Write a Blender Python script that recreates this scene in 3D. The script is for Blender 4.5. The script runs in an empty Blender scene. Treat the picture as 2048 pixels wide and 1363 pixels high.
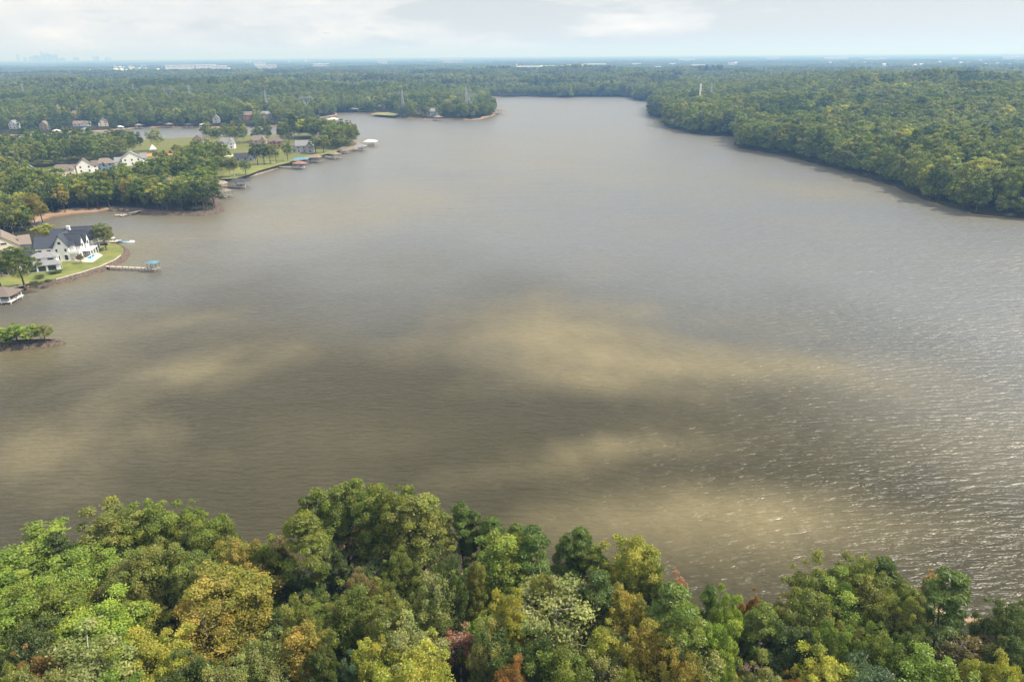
import bpy, bmesh, math, random
import numpy as np
from mathutils import Vector, Matrix

C = bpy.context.scene.collection
SC = bpy.context.scene
R = math.radians

# ------------------------------------------------------------------ camera
CAM_F, CAM_PITCH, CAM_ROLL, CAM_H = 1365.0, R(22.68), R(-0.42), 80.0
cam_data = bpy.data.cameras.new('camera')
cam = bpy.data.objects.new('camera', cam_data)
C.objects.link(cam)
cam_data.sensor_width = 36.0
cam_data.lens = 36.0 * CAM_F / 2048.0
cam_data.clip_start = 1.0
cam_data.clip_end = 90000.0
CAM_M = Matrix.Rotation(math.pi / 2 - CAM_PITCH, 3, 'X') @ Matrix.Rotation(CAM_ROLL, 3, 'Z')
cam.matrix_world = Matrix.Translation((0, 0, CAM_H)) @ CAM_M.to_4x4()
SC.camera = cam

# ------------------------------------------------------------------ sun and sky
SUN_AZ, SUN_EL = R(86.0), R(49.0)
SUN_DIR = Vector((math.sin(SUN_AZ) * math.cos(SUN_EL), math.cos(SUN_AZ) * math.cos(SUN_EL), math.sin(SUN_EL)))
sun_data = bpy.data.lights.new('sun', 'SUN')
sun_data.energy = 5.0
sun_data.angle = R(0.55)
sun_data.color = (1.0, 0.93, 0.80)
sun = bpy.data.objects.new('sun', sun_data)
sun.rotation_euler = SUN_DIR.to_track_quat('Z', 'Y').to_euler()
C.objects.link(sun)

world = bpy.data.worlds.new('World')
SC.world = world
world.use_nodes = True
wn, wl = world.node_tree.nodes, world.node_tree.links
wn.clear()
w_out = wn.new('ShaderNodeOutputWorld')
w_bg = wn.new('ShaderNodeBackground')
w_bg.inputs['Strength'].default_value = 0.074
sky = wn.new('ShaderNodeTexSky')
sky.sky_type = 'NISHITA'
sky.sun_disc = False
sky.sun_elevation = SUN_EL
sky.sun_rotation = SUN_AZ
sky.air_density = 1.0
sky.dust_density = 0.6
sky.ozone_density = 1.5
tc = wn.new('ShaderNodeTexCoord')
def w_noise(scale, loc, sc, detail, rough):
    mp = wn.new('ShaderNodeMapping')
    mp.inputs['Location'].default_value = loc
    mp.inputs['Scale'].default_value = sc
    wl.new(tc.outputs['Generated'], mp.inputs['Vector'])
    n = wn.new('ShaderNodeTexNoise')
    n.inputs['Scale'].default_value = scale
    n.inputs['Detail'].default_value = detail
    n.inputs['Roughness'].default_value = rough
    wl.new(mp.outputs['Vector'], n.inputs['Vector'])
    return n.outputs['Fac']
def w_ramp(fac, stops):
    r = wn.new('ShaderNodeValToRGB')
    e = r.color_ramp.elements
    e[0].position, e[0].color = stops[0][0], (*stops[0][1], 1)
    e[1].position, e[1].color = stops[-1][0], (*stops[-1][1], 1)
    for p, c in stops[1:-1]:
        el = e.new(p); el.color = (*c, 1)
    wl.new(fac, r.inputs['Fac'])
    return r.outputs['Color']
def w_math(op, a, b):
    m = wn.new('ShaderNodeMath'); m.operation = op
    for i, v in enumerate((a, b)):
        if isinstance(v, (int, float)): m.inputs[i].default_value = v
        else: wl.new(v, m.inputs[i])
    return m.outputs[0]
# bank of cumulus low in the sky, thicker towards the west (left), wispy elsewhere
sep = wn.new('ShaderNodeSeparateXYZ')
wl.new(tc.outputs['Generated'], sep.inputs[0])
lf = w_math('MULTIPLY', sep.outputs['X'], -0.30)
n1 = w_noise(3.2, (3.1, 7.7, 1.3), (1, 1, 4.2), 9.0, 0.58)
cov = w_math('ADD', n1, lf)
mask = w_ramp(cov, [(0.47, (0, 0, 0)), (0.54, (.7, .7, .7)), (0.64, (1, 1, 1))])
n2 = w_noise(9.0, (1.0, 2.0, 0.4), (1, 1, 3.5), 6.0, 0.6)
ccol = w_ramp(n2, [(0.30, (8.4, 8.5, 8.6)), (0.55, (10.6, 10.4, 10.0)), (0.70, (12.8, 12.3, 11.5))])
mixc = wn.new('ShaderNodeMix'); mixc.data_type = 'RGBA'
skymul = wn.new('ShaderNodeMix'); skymul.data_type = 'RGBA'; skymul.blend_type = 'MIX'
skymul.inputs['Factor'].default_value = 0.7
skymul.inputs['B'].default_value = (8.7, 8.6, 8.4, 1)      # thin high veil over the whole sky
wl.new(sky.outputs[0], skymul.inputs['A'])
wl.new(mask, mixc.inputs['Factor'])
wl.new(skymul.outputs['Result'], mixc.inputs['A'])
wl.new(ccol, mixc.inputs['B'])
# added gain on the sky above the view, lifting water reflections and fill light
up = wn.new('ShaderNodeMapRange'); up.inputs['From Min'].default_value = .10; up.inputs['From Max'].default_value = .40; up.inputs['To Min'].default_value = 1.0; up.inputs['To Max'].default_value = 1.65
wl.new(sep.outputs['Z'], up.inputs['Value'])
brt = wn.new('ShaderNodeVectorMath'); brt.operation = 'SCALE'
wl.new(mixc.outputs['Result'], brt.inputs[0]); wl.new(up.outputs[0], brt.inputs['Scale'])
wl.new(brt.outputs[0], w_bg.inputs['Color'])
wl.new(w_bg.outputs[0], w_out.inputs[0])

SC.view_settings.view_transform = 'Standard'
SC.view_settings.look = 'None'
SC.view_settings.exposure = 0.35
SC.view_settings.gamma = 1.0
SC.render.engine = 'CYCLES'
SC.cycles.max_bounces = 6
SC.cycles.diffuse_bounces = 2
SC.cycles.transmission_bounces = 4
SC.cycles.glossy_bounces = 2
SC.cycles.volume_bounces = 0
SC.cycles.transparent_max_bounces = 16
SC.cycles.use_denoising = True
try:
    SC.cycles.denoiser = 'OPENIMAGEDENOISE'
    SC.cycles.denoising_input_passes = 'RGB_ALBEDO_NORMAL'
    SC.cycles.denoising_prefilter = 'ACCURATE'
except Exception:
    pass

# ------------------------------------------------------------------ helpers
MM = np.array(CAM_M)
def at(px, py, z=0.0):
    """point of the place at height z that the photograph shows at pixel (px, py) of its 2048 x 1363"""
    d = MM @ np.array([(px - 1024) / CAM_F, -(py - 681.5) / CAM_F, -1.0])
    t = (z - CAM_H) / d[2]
    return np.array([d[0] * t, d[1] * t, z])
def slant(p):
    return float(np.linalg.norm(np.array(p) - np.array([0, 0, CAM_H])))
def away(px, py, dist):
    """point at horizontal distance dist along the sight line of a pixel"""
    d = MM @ np.array([(px - 1024) / CAM_F, -(py - 681.5) / CAM_F, -1.0])
    t = dist / math.hypot(d[0], d[1])
    return np.array([d[0] * t, d[1] * t, CAM_H + d[2] * t])

def tag(o, label=None, cat=None, group=None, kind=None):
    if label: o['label'] = label
    if cat: o['category'] = cat
    if group: o['group'] = group
    if kind: o['kind'] = kind
    return o
def empty(name, loc, rz=0.0, label=None, cat=None, group=None):
    o = bpy.data.objects.new(name, None)
    C.objects.link(o)
    o.empty_display_size = 0.5
    o.location = [float(v) for v in loc]; o.rotation_euler = (0, 0, rz)
    return tag(o, label, cat, group)
def obj(name, me, parent=None, mat=None):
    o = bpy.data.objects.new(name, me)
    C.objects.link(o)
    if mat is not None: me.materials.append(mat)
    if parent is not None: o.parent = parent
    return o
def mesh_np(name, v, f, attrs=None, smooth=False):
    me = bpy.data.meshes.new(name)
    v = np.asarray(v, np.float32); f = np.asarray(f, np.int32)
    k = f.shape[1]
    me.vertices.add(len(v)); me.vertices.foreach_set('co', v.ravel())
    me.loops.add(f.size); me.loops.foreach_set('vertex_index', f.ravel())
    me.polygons.add(len(f))
    me.polygons.foreach_set('loop_start', np.arange(0, f.size, k, dtype=np.int32))
    try: me.polygons.foreach_set('loop_total', np.full(len(f), k, np.int32))
    except Exception: pass
    if smooth: me.polygons.foreach_set('use_smooth', np.ones(len(f), bool))
    for an, av in (attrs or {}).items():
        a = me.attributes.new(an, 'FLOAT', 'POINT')
        a.data.foreach_set('value', np.asarray(av, np.float32))
    me.update(calc_edges=True)
    return me

class MB:
    """collects boxes, slabs, bars and prisms into one mesh"""
    def __init__(s): s.v = []; s.f = []
    def add(s, vs, fs):
        b = len(s.v); s.v += [tuple(float(c) for c in p) for p in vs]; s.f += [tuple(b + i for i in f) for f in fs]; return s
    def box(s, x0, x1, y0, y1, z0, z1):
        return s.add([(x0,y0,z0),(x1,y0,z0),(x1,y1,z0),(x0,y1,z0),(x0,y0,z1),(x1,y0,z1),(x1,y1,z1),(x0,y1,z1)],
                     [(3,2,1,0),(4,5,6,7),(0,1,5,4),(1,2,6,5),(2,3,7,6),(3,0,4,7)])
    def poly(s, bot, top):
        n = len(bot)
        return s.add(list(bot) + list(top), [tuple(range(n - 1, -1, -1)), tuple(range(n, 2 * n))] + [(i, (i + 1) % n, n + (i + 1) % n, n + i) for i in range(n)])
    def slab(s, quad, t):
        """a quad given a thickness t below it"""
        q = [Vector(p) for p in quad]
        n = (q[1] - q[0]).cross(q[2] - q[0]).normalized()
        if n.z < 0: q.reverse(); n = -n
        return s.poly([p - n * t for p in q], q)
    def bar(s, a, b, r, n=4, r2=None):
        a, b = Vector([float(c) for c in a]), Vector([float(c) for c in b])
        d = (b - a).normalized(); u = d.orthogonal().normalized(); w = d.cross(u)
        r2 = r if r2 is None else r2
        ra = [a + (u * math.cos(2 * math.pi * i / n) + w * math.sin(2 * math.pi * i / n)) * r for i in range(n)]
        rb = [b + (u * math.cos(2 * math.pi * i / n) + w * math.sin(2 * math.pi * i / n)) * r2 for i in range(n)]
        return s.poly(ra, rb)
    def build(s, name, mat=None, parent=None, smooth=False):
        me = bpy.data.meshes.new(name)
        me.from_pydata(s.v, [], s.f)
        if smooth:
            for p in me.polygons: p.use_smooth = True
        me.update()
        return obj(name, me, parent, mat)

# ------------------------------------------------------------------ materials
def new_mat(name):
    m = bpy.data.materials.new(name); m.use_nodes = True
    nt = m.node_tree
    b = nt.nodes.get('Principled BSDF')
    return m, nt, b
def nn(nt, t, **kw):
    n = nt.nodes.new(t)
    for k, v in kw.items():
        if k in n.inputs: n.inputs[k].default_value = v
        else: setattr(n, k, v)
    return n
def plain(name, col, rough=0.8, var=0.18, scale=1.2, metal=0.0, spec=0.3):
    m, nt, b = new_mat(name)
    t = nn(nt, 'ShaderNodeTexCoord'); n = nn(nt, 'ShaderNodeTexNoise', Scale=scale, Detail=5.0)
    nt.links.new(t.outputs['Object'], n.inputs['Vector'])
    r = nt.nodes.new('ShaderNodeValToRGB')
    r.color_ramp.elements[0].position = .3; r.color_ramp.elements[1].position = .7
    r.color_ramp.elements[0].color = (*[c * (1 - var) for c in col], 1)
    r.color_ramp.elements[1].color = (*[min(1, c * (1 + var)) for c in col], 1)
    nt.links.new(n.outputs['Fac'], r.inputs['Fac']); nt.links.new(r.outputs['Color'], b.inputs['Base Color'])
    b.inputs['Roughness'].default_value = rough; b.inputs['Metallic'].default_value = metal
    b.inputs['Specular IOR Level'].default_value = spec
    return m
def leaf_material(name, instancer=False):
    m, nt, b = new_mat(name)
    nt.nodes.remove(b)
    out = nt.nodes['Material Output']
    if instancer:
        src = nn(nt, 'ShaderNodeAttribute', attribute_type='INSTANCER', attribute_name='tcol').outputs['Color']
    else:
        src = nn(nt, 'ShaderNodeObjectInfo').outputs['Color']
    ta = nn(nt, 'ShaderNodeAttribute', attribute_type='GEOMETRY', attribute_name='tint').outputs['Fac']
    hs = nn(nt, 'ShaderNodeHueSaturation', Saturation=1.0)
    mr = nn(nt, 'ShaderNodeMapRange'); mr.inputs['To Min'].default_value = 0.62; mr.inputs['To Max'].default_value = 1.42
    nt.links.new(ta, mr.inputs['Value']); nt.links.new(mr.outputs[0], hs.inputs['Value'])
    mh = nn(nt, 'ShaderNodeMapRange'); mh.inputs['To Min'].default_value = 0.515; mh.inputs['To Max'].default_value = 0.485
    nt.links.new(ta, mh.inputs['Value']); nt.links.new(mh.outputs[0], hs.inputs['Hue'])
    # leaves turn unevenly over one crown
    oc = nn(nt, 'ShaderNodeTexCoord').outputs['Object']; rn = nn(nt, 'ShaderNodeObjectInfo').outputs['Random']
    of = nn(nt, 'ShaderNodeVectorMath', operation='SCALE'); of.inputs[0].default_value = (61, 37, 23); nt.links.new(rn, of.inputs['Scale'])
    oa = nn(nt, 'ShaderNodeVectorMath', operation='ADD'); nt.links.new(oc, oa.inputs[0]); nt.links.new(of.outputs[0], oa.inputs[1])
    tn = nn(nt, 'ShaderNodeTexNoise', Scale=.30, Detail=3.0); nt.links.new(oa.outputs[0], tn.inputs['Vector'])
    tr = nn(nt, 'ShaderNodeMapRange'); tr.inputs['From Min'].default_value = .42; tr.inputs['From Max'].default_value = .60; tr.inputs['To Max'].default_value = .75; nt.links.new(tn.outputs['Fac'], tr.inputs['Value'])
    gr = nn(nt, 'ShaderNodeMix', data_type='RGBA', blend_type='MULTIPLY'); gr.inputs['B'].default_value = (.70, .90, .66, 1)
    nt.links.new(src, gr.inputs['A']); nt.links.new(tr.outputs[0], gr.inputs['Factor'])
    nt.links.new(gr.outputs['Result'], hs.inputs['Color'])
    d = nn(nt, 'ShaderNodeBsdfDiffuse'); t = nn(nt, 'ShaderNodeBsdfTranslucent'); mx = nn(nt, 'ShaderNodeMixShader', Fac=0.38)
    g = nn(nt, 'ShaderNodeBsdfGlossy', Roughness=0.5); mg = nn(nt, 'ShaderNodeMixShader', Fac=0.035)
    yt = nn(nt, 'ShaderNodeMix', data_type='RGBA', blend_type='MULTIPLY', Factor=1.0); yt.inputs['B'].default_value = (1.25, 1.2, .6, 1)
    nt.links.new(hs.outputs['Color'], yt.inputs['A'])
    nt.links.new(hs.outputs['Color'], d.inputs['Color']); nt.links.new(yt.outputs['Result'], t.inputs['Color'])
    nt.links.new(d.outputs[0], mx.inputs[1]); nt.links.new(t.outputs[0], mx.inputs[2])
    nt.links.new(mx.outputs[0], mg.inputs[1]); nt.links.new(g.outputs[0], mg.inputs[2])
    nt.links.new(mg.outputs[0], out.inputs['Surface'])
    return m
M = dict(
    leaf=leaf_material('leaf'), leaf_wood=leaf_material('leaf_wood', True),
    bark=plain('bark', (.10, .075, .055), .9, .35, 6), bark_pale=plain('bark_pale', (.46, .41, .36), .85, .2, 6),
    white=plain('white_siding', (.78, .78, .76), .7, .04, .8), cream=plain('cream_siding', (.62, .56, .46), .75, .06, .8),
    tan=plain('tan_siding', (.42, .34, .25), .8, .1, .8), brick=plain('brick', (.30, .16, .11), .85, .2, 3),
    bluegrey=plain('blue_grey_siding', (.20, .27, .35), .75, .08, .8), grey_wall=plain('grey_siding', (.36, .37, .38), .75, .08, .8),
    slate=plain('slate_shingle', (.055, .062, .08), .75, .25, 2.5), grey_roof=plain('grey_shingle', (.22, .22, .23), .85, .2, 2.5),
    brown_roof=plain('brown_shingle', (.16, .13, .112), .85, .2, 2.5), tan_roof=plain('tan_shingle', (.21, .17, .14), .85, .15, 2.5),
    blue_roof=plain('blue_canvas', (.09, .22, .30), .6, .08, 1), red_roof=plain('red_canvas', (.26, .13, .11), .6, .08, 1),
    white_roof=plain('white_roofing', (.72, .71, .68), .6, .06, 1), dark_roof=plain('dark_roofing', (.045, .05, .06), .6, .15, 1),
    glass=plain('window_glass', (.03, .04, .055), .08, .2, 1, 0, .6), trim=plain('white_trim', (.75, .75, .73), .6, .04, 1),
    timber=plain('weathered_timber', (.27, .22, .18), .85, .25, 3), deck=plain('deck_timber', (.42, .37, .32), .85, .15, 3),
    steel=plain('galvanised_steel', (.42, .44, .46), .5, .1, 1, .3), concrete=plain('concrete', (.52, .48, .42), .85, .1, .6),
    stone=plain('patio_stone', (.60, .54, .46), .8, .12, 1.0), asphalt=plain('road_surface', (.24, .22, .21), .9, .1, .3),
    clay=plain('red_clay', (.44, .22, .11), .95, .2, .25), drygrass=plain('dry_grass', (.20, .19, .07), .95, .25, .15),
    pool=plain('pool_water', (.02, .33, .50), .06, .06, .5), hull=plain('white_hull', (.75, .75, .74), .3, .04, 1),
    navy=plain('navy_vinyl', (.03, .06, .14), .5, .1, 1), haze_glass=plain('tower_glass', (.30, .36, .42), .4, .15, .01),
    white_shed=plain('white_cladding', (.62, .62, .63), .6, .05, .02), grey_shed=plain('blue_grey_cladding', (.42, .48, .56), .6, .08, .02),
    orange_cloth=plain('orange_soil', (.50, .22, .09), .95, .15, .2), needle_shrub=plain('shrub', (.04, .07, .02), .9, .3, 2),
)

# ------------------------------------------------------------------ shorelines (traced along the water's edge, laid on the water plane)
def W(pts, z=0.0): return [tuple(at(x, y, z)[:2]) for x, y in pts]
P_FAR = [(-60000, 60000), (-60000, 900), (-1400, 820)] + W([
    (-160, 277), (0, 272), (60, 271), (117, 268), (128, 265), (170, 264), (213, 263), (254, 258), (285, 255), (330, 255.5), (381, 255), (419, 256),
    (455, 254), (495, 255), (518, 255), (560, 252), (607, 250), (633, 246), (622, 240), (632, 236), (655, 234), (670, 232), (677, 229), (672, 226.5), (700, 226),
    (734, 226), (744, 230), (772, 232), (790, 235), (810, 237), (856, 240), (896, 239), (932, 240), (962, 239), (976, 235), (991, 230), (993, 224), (985, 214),
    (975, 203), (972, 195), (1010, 194), (1060, 194), (1105, 194.5), (1140, 196), (1150, 194), (1200, 194), (1240, 194), (1266, 196), (1268, 200), (1285, 202), (1302, 203), (1330, 206),
    (1312, 211), (1298, 220), (1295, 226), (1300, 232), (1316, 236.5), (1334, 237), (1328, 242), (1327, 250), (1336, 256), (1352, 259), (1378, 266), (1405, 270),
    (1440, 272), (1466, 273), (1472, 279), (1467, 289), (1480, 297), (1520, 304), (1580, 315), (1640, 330), (1700, 347), (1780, 370), (1850, 401), (1950, 429),
    (2048, 438), (2150, 452), (2300, 490), (2500, 560)]) + [(700, 250), (2500, 0), (60000, 0), (60000, 60000)]
P_LEFT = [(-2000, 700), (-2000, 180), (-420, 215)] + W([
    (-140, 588), (0, 581), (40, 578), (75, 576), (120, 568), (170, 554), (210, 541), (238, 528), (252, 518), (259, 508), (254, 499), (240, 493), (218, 491),
    (190, 480), (150, 472), (112, 468), (90, 463), (72, 455), (76, 447), (88, 441), (100, 437), (125, 432), (150, 429), (190, 424), (215, 421), (245, 422), (275, 425),
    (310, 429), (360, 431), (410, 430.5), (438, 426), (446, 421), (441, 408), (434, 394), (433, 382), (438, 370), (462, 362), (490, 355), (512, 350), (540, 341),
    (560, 334), (600, 326), (640, 315), (680, 305), (712, 298), (722, 292), (719, 286), (705, 279), (680, 273), (640, 270), (560, 271), (450, 274), (350, 278), (180, 287), (60, 291), (-160, 295)])
P_ISLE = [(-330, 185)] + W([(-120, 707), (0, 701), (60, 698), (100, 693), (122, 689), (131, 685.5), (122, 681), (100, 679), (70, 680), (0, 683), (-120, 688)]) + [(-330, 215)]
P_FORE = [(-900, 20), (-160, 60), (-110, 68), (-88, 72), (-72, 76), (-60, 84), (-48, 88), (-38, 86), (-30, 89), (-16, 92), (-4, 90), (4, 84), (12, 79), (22, 76), (30, 71),
          (40, 74), (48, 80), (56, 84), (64, 83), (73, 79), (84, 78), (110, 80), (160, 70), (900, 60), (900, -800), (-900, -800)]
P_POND = W([(640, 171.0), (690, 169.5), (730, 170), (740, 172), (700, 174), (650, 174)])
def sdf1(x, y, poly):
    """signed distance (positive inside) of points to one polygon"""
    p = np.array(poly); q = np.roll(p, -1, 0)
    d2 = np.full(x.shape, 1e18); ins = np.zeros(x.shape, bool)
    for (ax, ay), (bx, by) in zip(p, q):
        ex, ey = bx - ax, by - ay
        l2 = ex * ex + ey * ey + 1e-9
        t = np.clip(((x - ax) * ex + (y - ay) * ey) / l2, 0, 1)
        dx, dy = x - ax - t * ex, y - ay - t * ey
        np.minimum(d2, dx * dx + dy * dy, out=d2)
        if ay != by:
            c = (ay > y) != (by > y)
            ins ^= c & (x < (bx - ax) * (y - ay) / (by - ay) + ax)
    return np.where(ins, 1, -1) * np.sqrt(d2)
def waves(x, y, seed, base, octs=4):
    """smooth value noise made of rotated sines"""
    rs = np.random.RandomState(seed); o = np.zeros_like(x); a = 1.0; tot = 0
    for k in range(octs):
        for j in range(3):
            th = rs.rand() * 6.283; ph = rs.rand() * 6.283
            o = o + a * np.sin((x * math.cos(th) + y * math.sin(th)) * 6.283 / base + ph) / 3
        tot += a; a *= .55; base /= 1.9
    return o / tot * 1.6
HILLS = [(away(420, 152, 1480)[0], away(420, 152, 1480)[1], 5, 330, 170), (away(90, 163, 1560)[0], away(90, 163, 1560)[1], 2, 260, 130), (away(1730, 150, 1260)[0], away(1730, 150, 1260)[1], 8, 260, 200), (away(1960, 150, 1150)[0], away(1960, 150, 1150)[1], 5, 200, 150),
         (away(1560, 165, 1500)[0], away(1560, 165, 1500)[1], 5, 200, 160), (away(1760, 260, 620)[0], away(1760, 260, 620)[1], -5, 120, 60), (away(700, 168, 2000)[0], away(700, 168, 2000)[1], 12, 330, 160), (away(1150, 150, 2500)[0], away(1150, 150, 2500)[1], 13, 600, 220), (away(250, 140, 3000)[0], away(250, 140, 3000)[1], 12, 700, 260)]
def ground(x, y):
    """terrain height, signed distance to the shore, region (0 far, 1 left peninsula, 2 island, 3 foreground)"""
    x = np.atleast_1d(np.asarray(x, float)); y = np.atleast_1d(np.asarray(y, float))
    ds = np.stack([np.minimum(sdf1(x, y, P_FAR), -sdf1(x, y, P_POND)), sdf1(x, y, P_LEFT), sdf1(x, y, P_ISLE), sdf1(x, y, P_FORE)])
    reg = ds.argmax(0); d = ds.max(0)
    r = np.hypot(x, y); dp = np.maximum(d, 0)
    wob = 1.7 * waves(x, y, 5, 380.0)
    amp = np.where(x > 0, 18.0, 15.0) + 7 * wob + 4.5 * waves(x, y, 15, 170.0, 2)
    fade = np.clip((r - 1700) / 1800, 0, 1)
    hl = 0.0
    for (hx, hy, hh, rx_, ry_) in HILLS: hl = hl + hh * np.exp(-((x - hx) / rx_) ** 2 - ((y - hy) / ry_) ** 2)
    far = hl * (1 - np.exp(-dp / 120)) + 1.4 * (1 - np.exp(-dp / 3)) + (1 - np.exp(-dp / 260)) * (amp * (1 - fade) + fade * (5 + 6 * waves(x, y, 11, 2600.0) + 4 * waves(x, y, 14, 900.0, 2)))
    left = 2.5 * (1 - np.exp(-dp / 5.0))
    left = np.where((x > -420) & (y < 335), 1.7 * (1 - np.exp(-dp / 1.2)), left)
    isle = 1.1 * (1 - np.exp(-dp / 1.6))
    fore = 1.2 * (1 - np.exp(-dp / 2)) + .13 * dp + .5 * waves(x, y, 3, 26.0) * np.clip(dp / 6, 0, 1)
    h = np.choose(reg, [far, left, isle, fore])
    h = np.where(d < 0, np.maximum(-3.0, d * .35), h + .004)
    return h, d, reg
def gh(x, y): return float(ground(x, y)[0][0])

# terrain: one sheet, finest near the viewer, out to the horizon
naz, nr = 520, 640
az = np.linspace(R(-66), R(66), naz)
rr = 14.0 * (38000 / 14.0) ** (np.linspace(0, 1, nr))
A, RR = np.meshgrid(az, rr)
GX, GY = (RR * np.sin(A)).ravel(), (RR * np.cos(A) - 30).ravel()
GZ, GD, GREG = ground(GX, GY)
idx = np.arange(naz * nr).reshape(nr, naz)
fq = np.stack([idx[:-1, :-1], idx[:-1, 1:], idx[1:, 1:], idx[1:, :-1]], -1).reshape(-1, 4)[:, ::-1]
claywide = np.choose(GREG, [3.2, 4.0, 1.2, 2.0]) * np.where((GREG == 0) & (GX > 100), .16, 1.0) * np.clip(1 + .9 * waves(GX, GY, 91, 60.0), .25, 2.2) * np.where((GREG == 1) & (GX > -420) & (GY < 345), .4, 1.0) * np.where((GREG == 1) & (GX > -232) & (GY > 345) & (GY < 432), .3, 1.0)
me = mesh_np('terrain', np.stack([GX, GY, GZ], -1), fq, dict(shore=GD / claywide + np.where((GREG == 0) & (GX > 100), 1.3, 0.0), grassy=np.where((GREG == 1) & (GY > 458), 1.0, 0.0)), True)
mt, nt, b = new_mat('forest_floor')
sa = nn(nt, 'ShaderNodeAttribute', attribute_name='shore').outputs['Fac']
tcn = nn(nt, 'ShaderNodeTexCoord'); nz = nn(nt, 'ShaderNodeTexNoise', Scale=.06, Detail=7.0)
nt.links.new(tcn.outputs['Object'], nz.inputs['Vector'])
ad = nn(nt, 'ShaderNodeMath', operation='MULTIPLY_ADD'); ad.inputs[1].default_value = 2.2; ad.inputs[2].default_value = -1.1
nt.links.new(nz.outputs['Fac'], ad.inputs[0])
su = nn(nt, 'ShaderNodeMath', operation='ADD'); nt.links.new(sa, su.inputs[0]); nt.links.new(ad.outputs[0], su.inputs[1])
rp = nt.nodes.new('ShaderNodeValToRGB'); e = rp.color_ramp.elements
e[0].position = .0; e[0].color = (.16, .10, .065, 1)
e[1].position = 1.0; e[1].color = (.035, .036, .018, 1)
for p_, c_ in ((.18, (.27, .19, .13, 1)), (.55, (.34, .235, .155, 1)), (.8, (.13, .09, .05, 1))):
    k_ = e.new(p_); k_.color = c_
mrr = nn(nt, 'ShaderNodeMapRange'); mrr.inputs['From Min'].default_value = 0; mrr.inputs['From Max'].default_value = 1.6
nt.links.new(su.outputs[0], mrr.inputs['Value']); nt.links.new(mrr.outputs[0], rp.inputs['Fac']); gm = nn(nt, 'ShaderNodeMix', data_type='RGBA', blend_type='MIX'); gm.inputs['B'].default_value = (.13, .135, .04, 1)
ga = nn(nt, 'ShaderNodeAttribute', attribute_name='grassy').outputs['Fac']; gs = nn(nt, 'ShaderNodeMapRange'); gs.inputs['From Min'].default_value = 1.0; gs.inputs['From Max'].default_value = 2.2
nt.links.new(su.outputs[0], gs.inputs['Value']); gmu = nn(nt, 'ShaderNodeMath', operation='MULTIPLY'); nt.links.new(ga, gmu.inputs[0]); nt.links.new(gs.outputs[0], gmu.inputs[1])
nt.links.new(rp.outputs['Color'], gm.inputs['A']); nt.links.new(gmu.outputs[0], gm.inputs['Factor']); nt.links.new(gm.outputs['Result'], b.inputs['Base Color'])
b.inputs['Roughness'].default_value = .95; b.inputs['Specular IOR Level'].default_value = .1
tag(obj('terrain', me, None, mt), kind='structure')

# water: one sheet at z = 0, tan patches and near-shore silt carried as an attribute
naz2, nr2 = 360, 420
A2, R2 = np.meshgrid(np.linspace(R(-70), R(70), naz2), 20.0 * (37000 / 20.0) ** np.linspace(0, 1, nr2))
WX, WY = (R2 * np.sin(A2)).ravel(), (R2 * np.cos(A2) - 30).ravel()
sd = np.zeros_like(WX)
def tan_patch(px, py, wx, wy, amt, rot=0.0):
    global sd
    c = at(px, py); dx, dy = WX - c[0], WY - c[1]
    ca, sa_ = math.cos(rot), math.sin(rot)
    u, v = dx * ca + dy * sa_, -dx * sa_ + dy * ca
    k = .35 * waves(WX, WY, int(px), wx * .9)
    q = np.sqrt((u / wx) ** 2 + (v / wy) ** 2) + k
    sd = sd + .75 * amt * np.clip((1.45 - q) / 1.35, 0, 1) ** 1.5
tan_patch(1120, 650, 38, 36, .8, -.3); tan_patch(1230, 720, 40, 24, .85); tan_patch(1480, 735, 40, 13, .5)
tan_patch(365, 745, 28, 15, .75, .35); tan_patch(120, 900, 26, 18, .6); tan_patch(370, 640, 22, 16, .35)
tan_patch(1080, 930, 26, 7, .42, .3); tan_patch(1330, 1030, 30, 10, .5, .1); tan_patch(1560, 1030, 34, 9, .42, -.1); tan_patch(1750, 760, 44, 26, .42)
tan_patch(1900, 900, 26, 22, .3); tan_patch(740, 690, 40, 16, .25); tan_patch(1450, 1070, 44, 15, .5, -.1); tan_patch(1240, 890, 22, 6, .4)
tan_patch(1050, 300, 230, 260, .42); tan_patch(800, 400, 130, 60, .36, .5); tan_patch(560, 450, 90, 60, .4, .6); tan_patch(1650, 380, 110, 40, .42, -.5); tan_patch(1150, 215, 250, 500, .28)
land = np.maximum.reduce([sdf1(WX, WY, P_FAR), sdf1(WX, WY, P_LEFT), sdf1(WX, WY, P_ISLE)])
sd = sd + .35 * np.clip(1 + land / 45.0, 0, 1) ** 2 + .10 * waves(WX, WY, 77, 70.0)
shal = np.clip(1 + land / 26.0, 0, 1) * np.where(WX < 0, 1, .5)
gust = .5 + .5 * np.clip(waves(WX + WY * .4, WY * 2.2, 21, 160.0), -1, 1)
ol = np.clip((np.hypot(WX, WY) + .35 * WX + 30 * waves(WX, WY, 31, 170.0) - 150) / 170, 0, 1); sky_sheen = ol * ol * (3 - 2 * ol)  # grey sky reflection painted into the base colour, stronger with distance
ix2 = np.arange(naz2 * nr2).reshape(nr2, naz2)
fq2 = np.stack([ix2[:-1, :-1], ix2[:-1, 1:], ix2[1:, 1:], ix2[1:, :-1]], -1).reshape(-1, 4)[:, ::-1]
me = mesh_np('lake_water', np.stack([WX, WY, np.zeros_like(WX)], -1), fq2, dict(tan_mix=np.clip(sd, 0, 1.2), shallow=shal, gust=gust, sky_sheen=sky_sheen, range=np.clip(R2.ravel() / 700.0, 0, 1)), True)
mw, nt, b = new_mat('lake_water')
L = nt.links.new
at_ = lambda n: nn(nt, 'ShaderNodeAttribute', attribute_name=n).outputs['Fac']
tcn = nn(nt, 'ShaderNodeTexCoord').outputs['Object']
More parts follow.
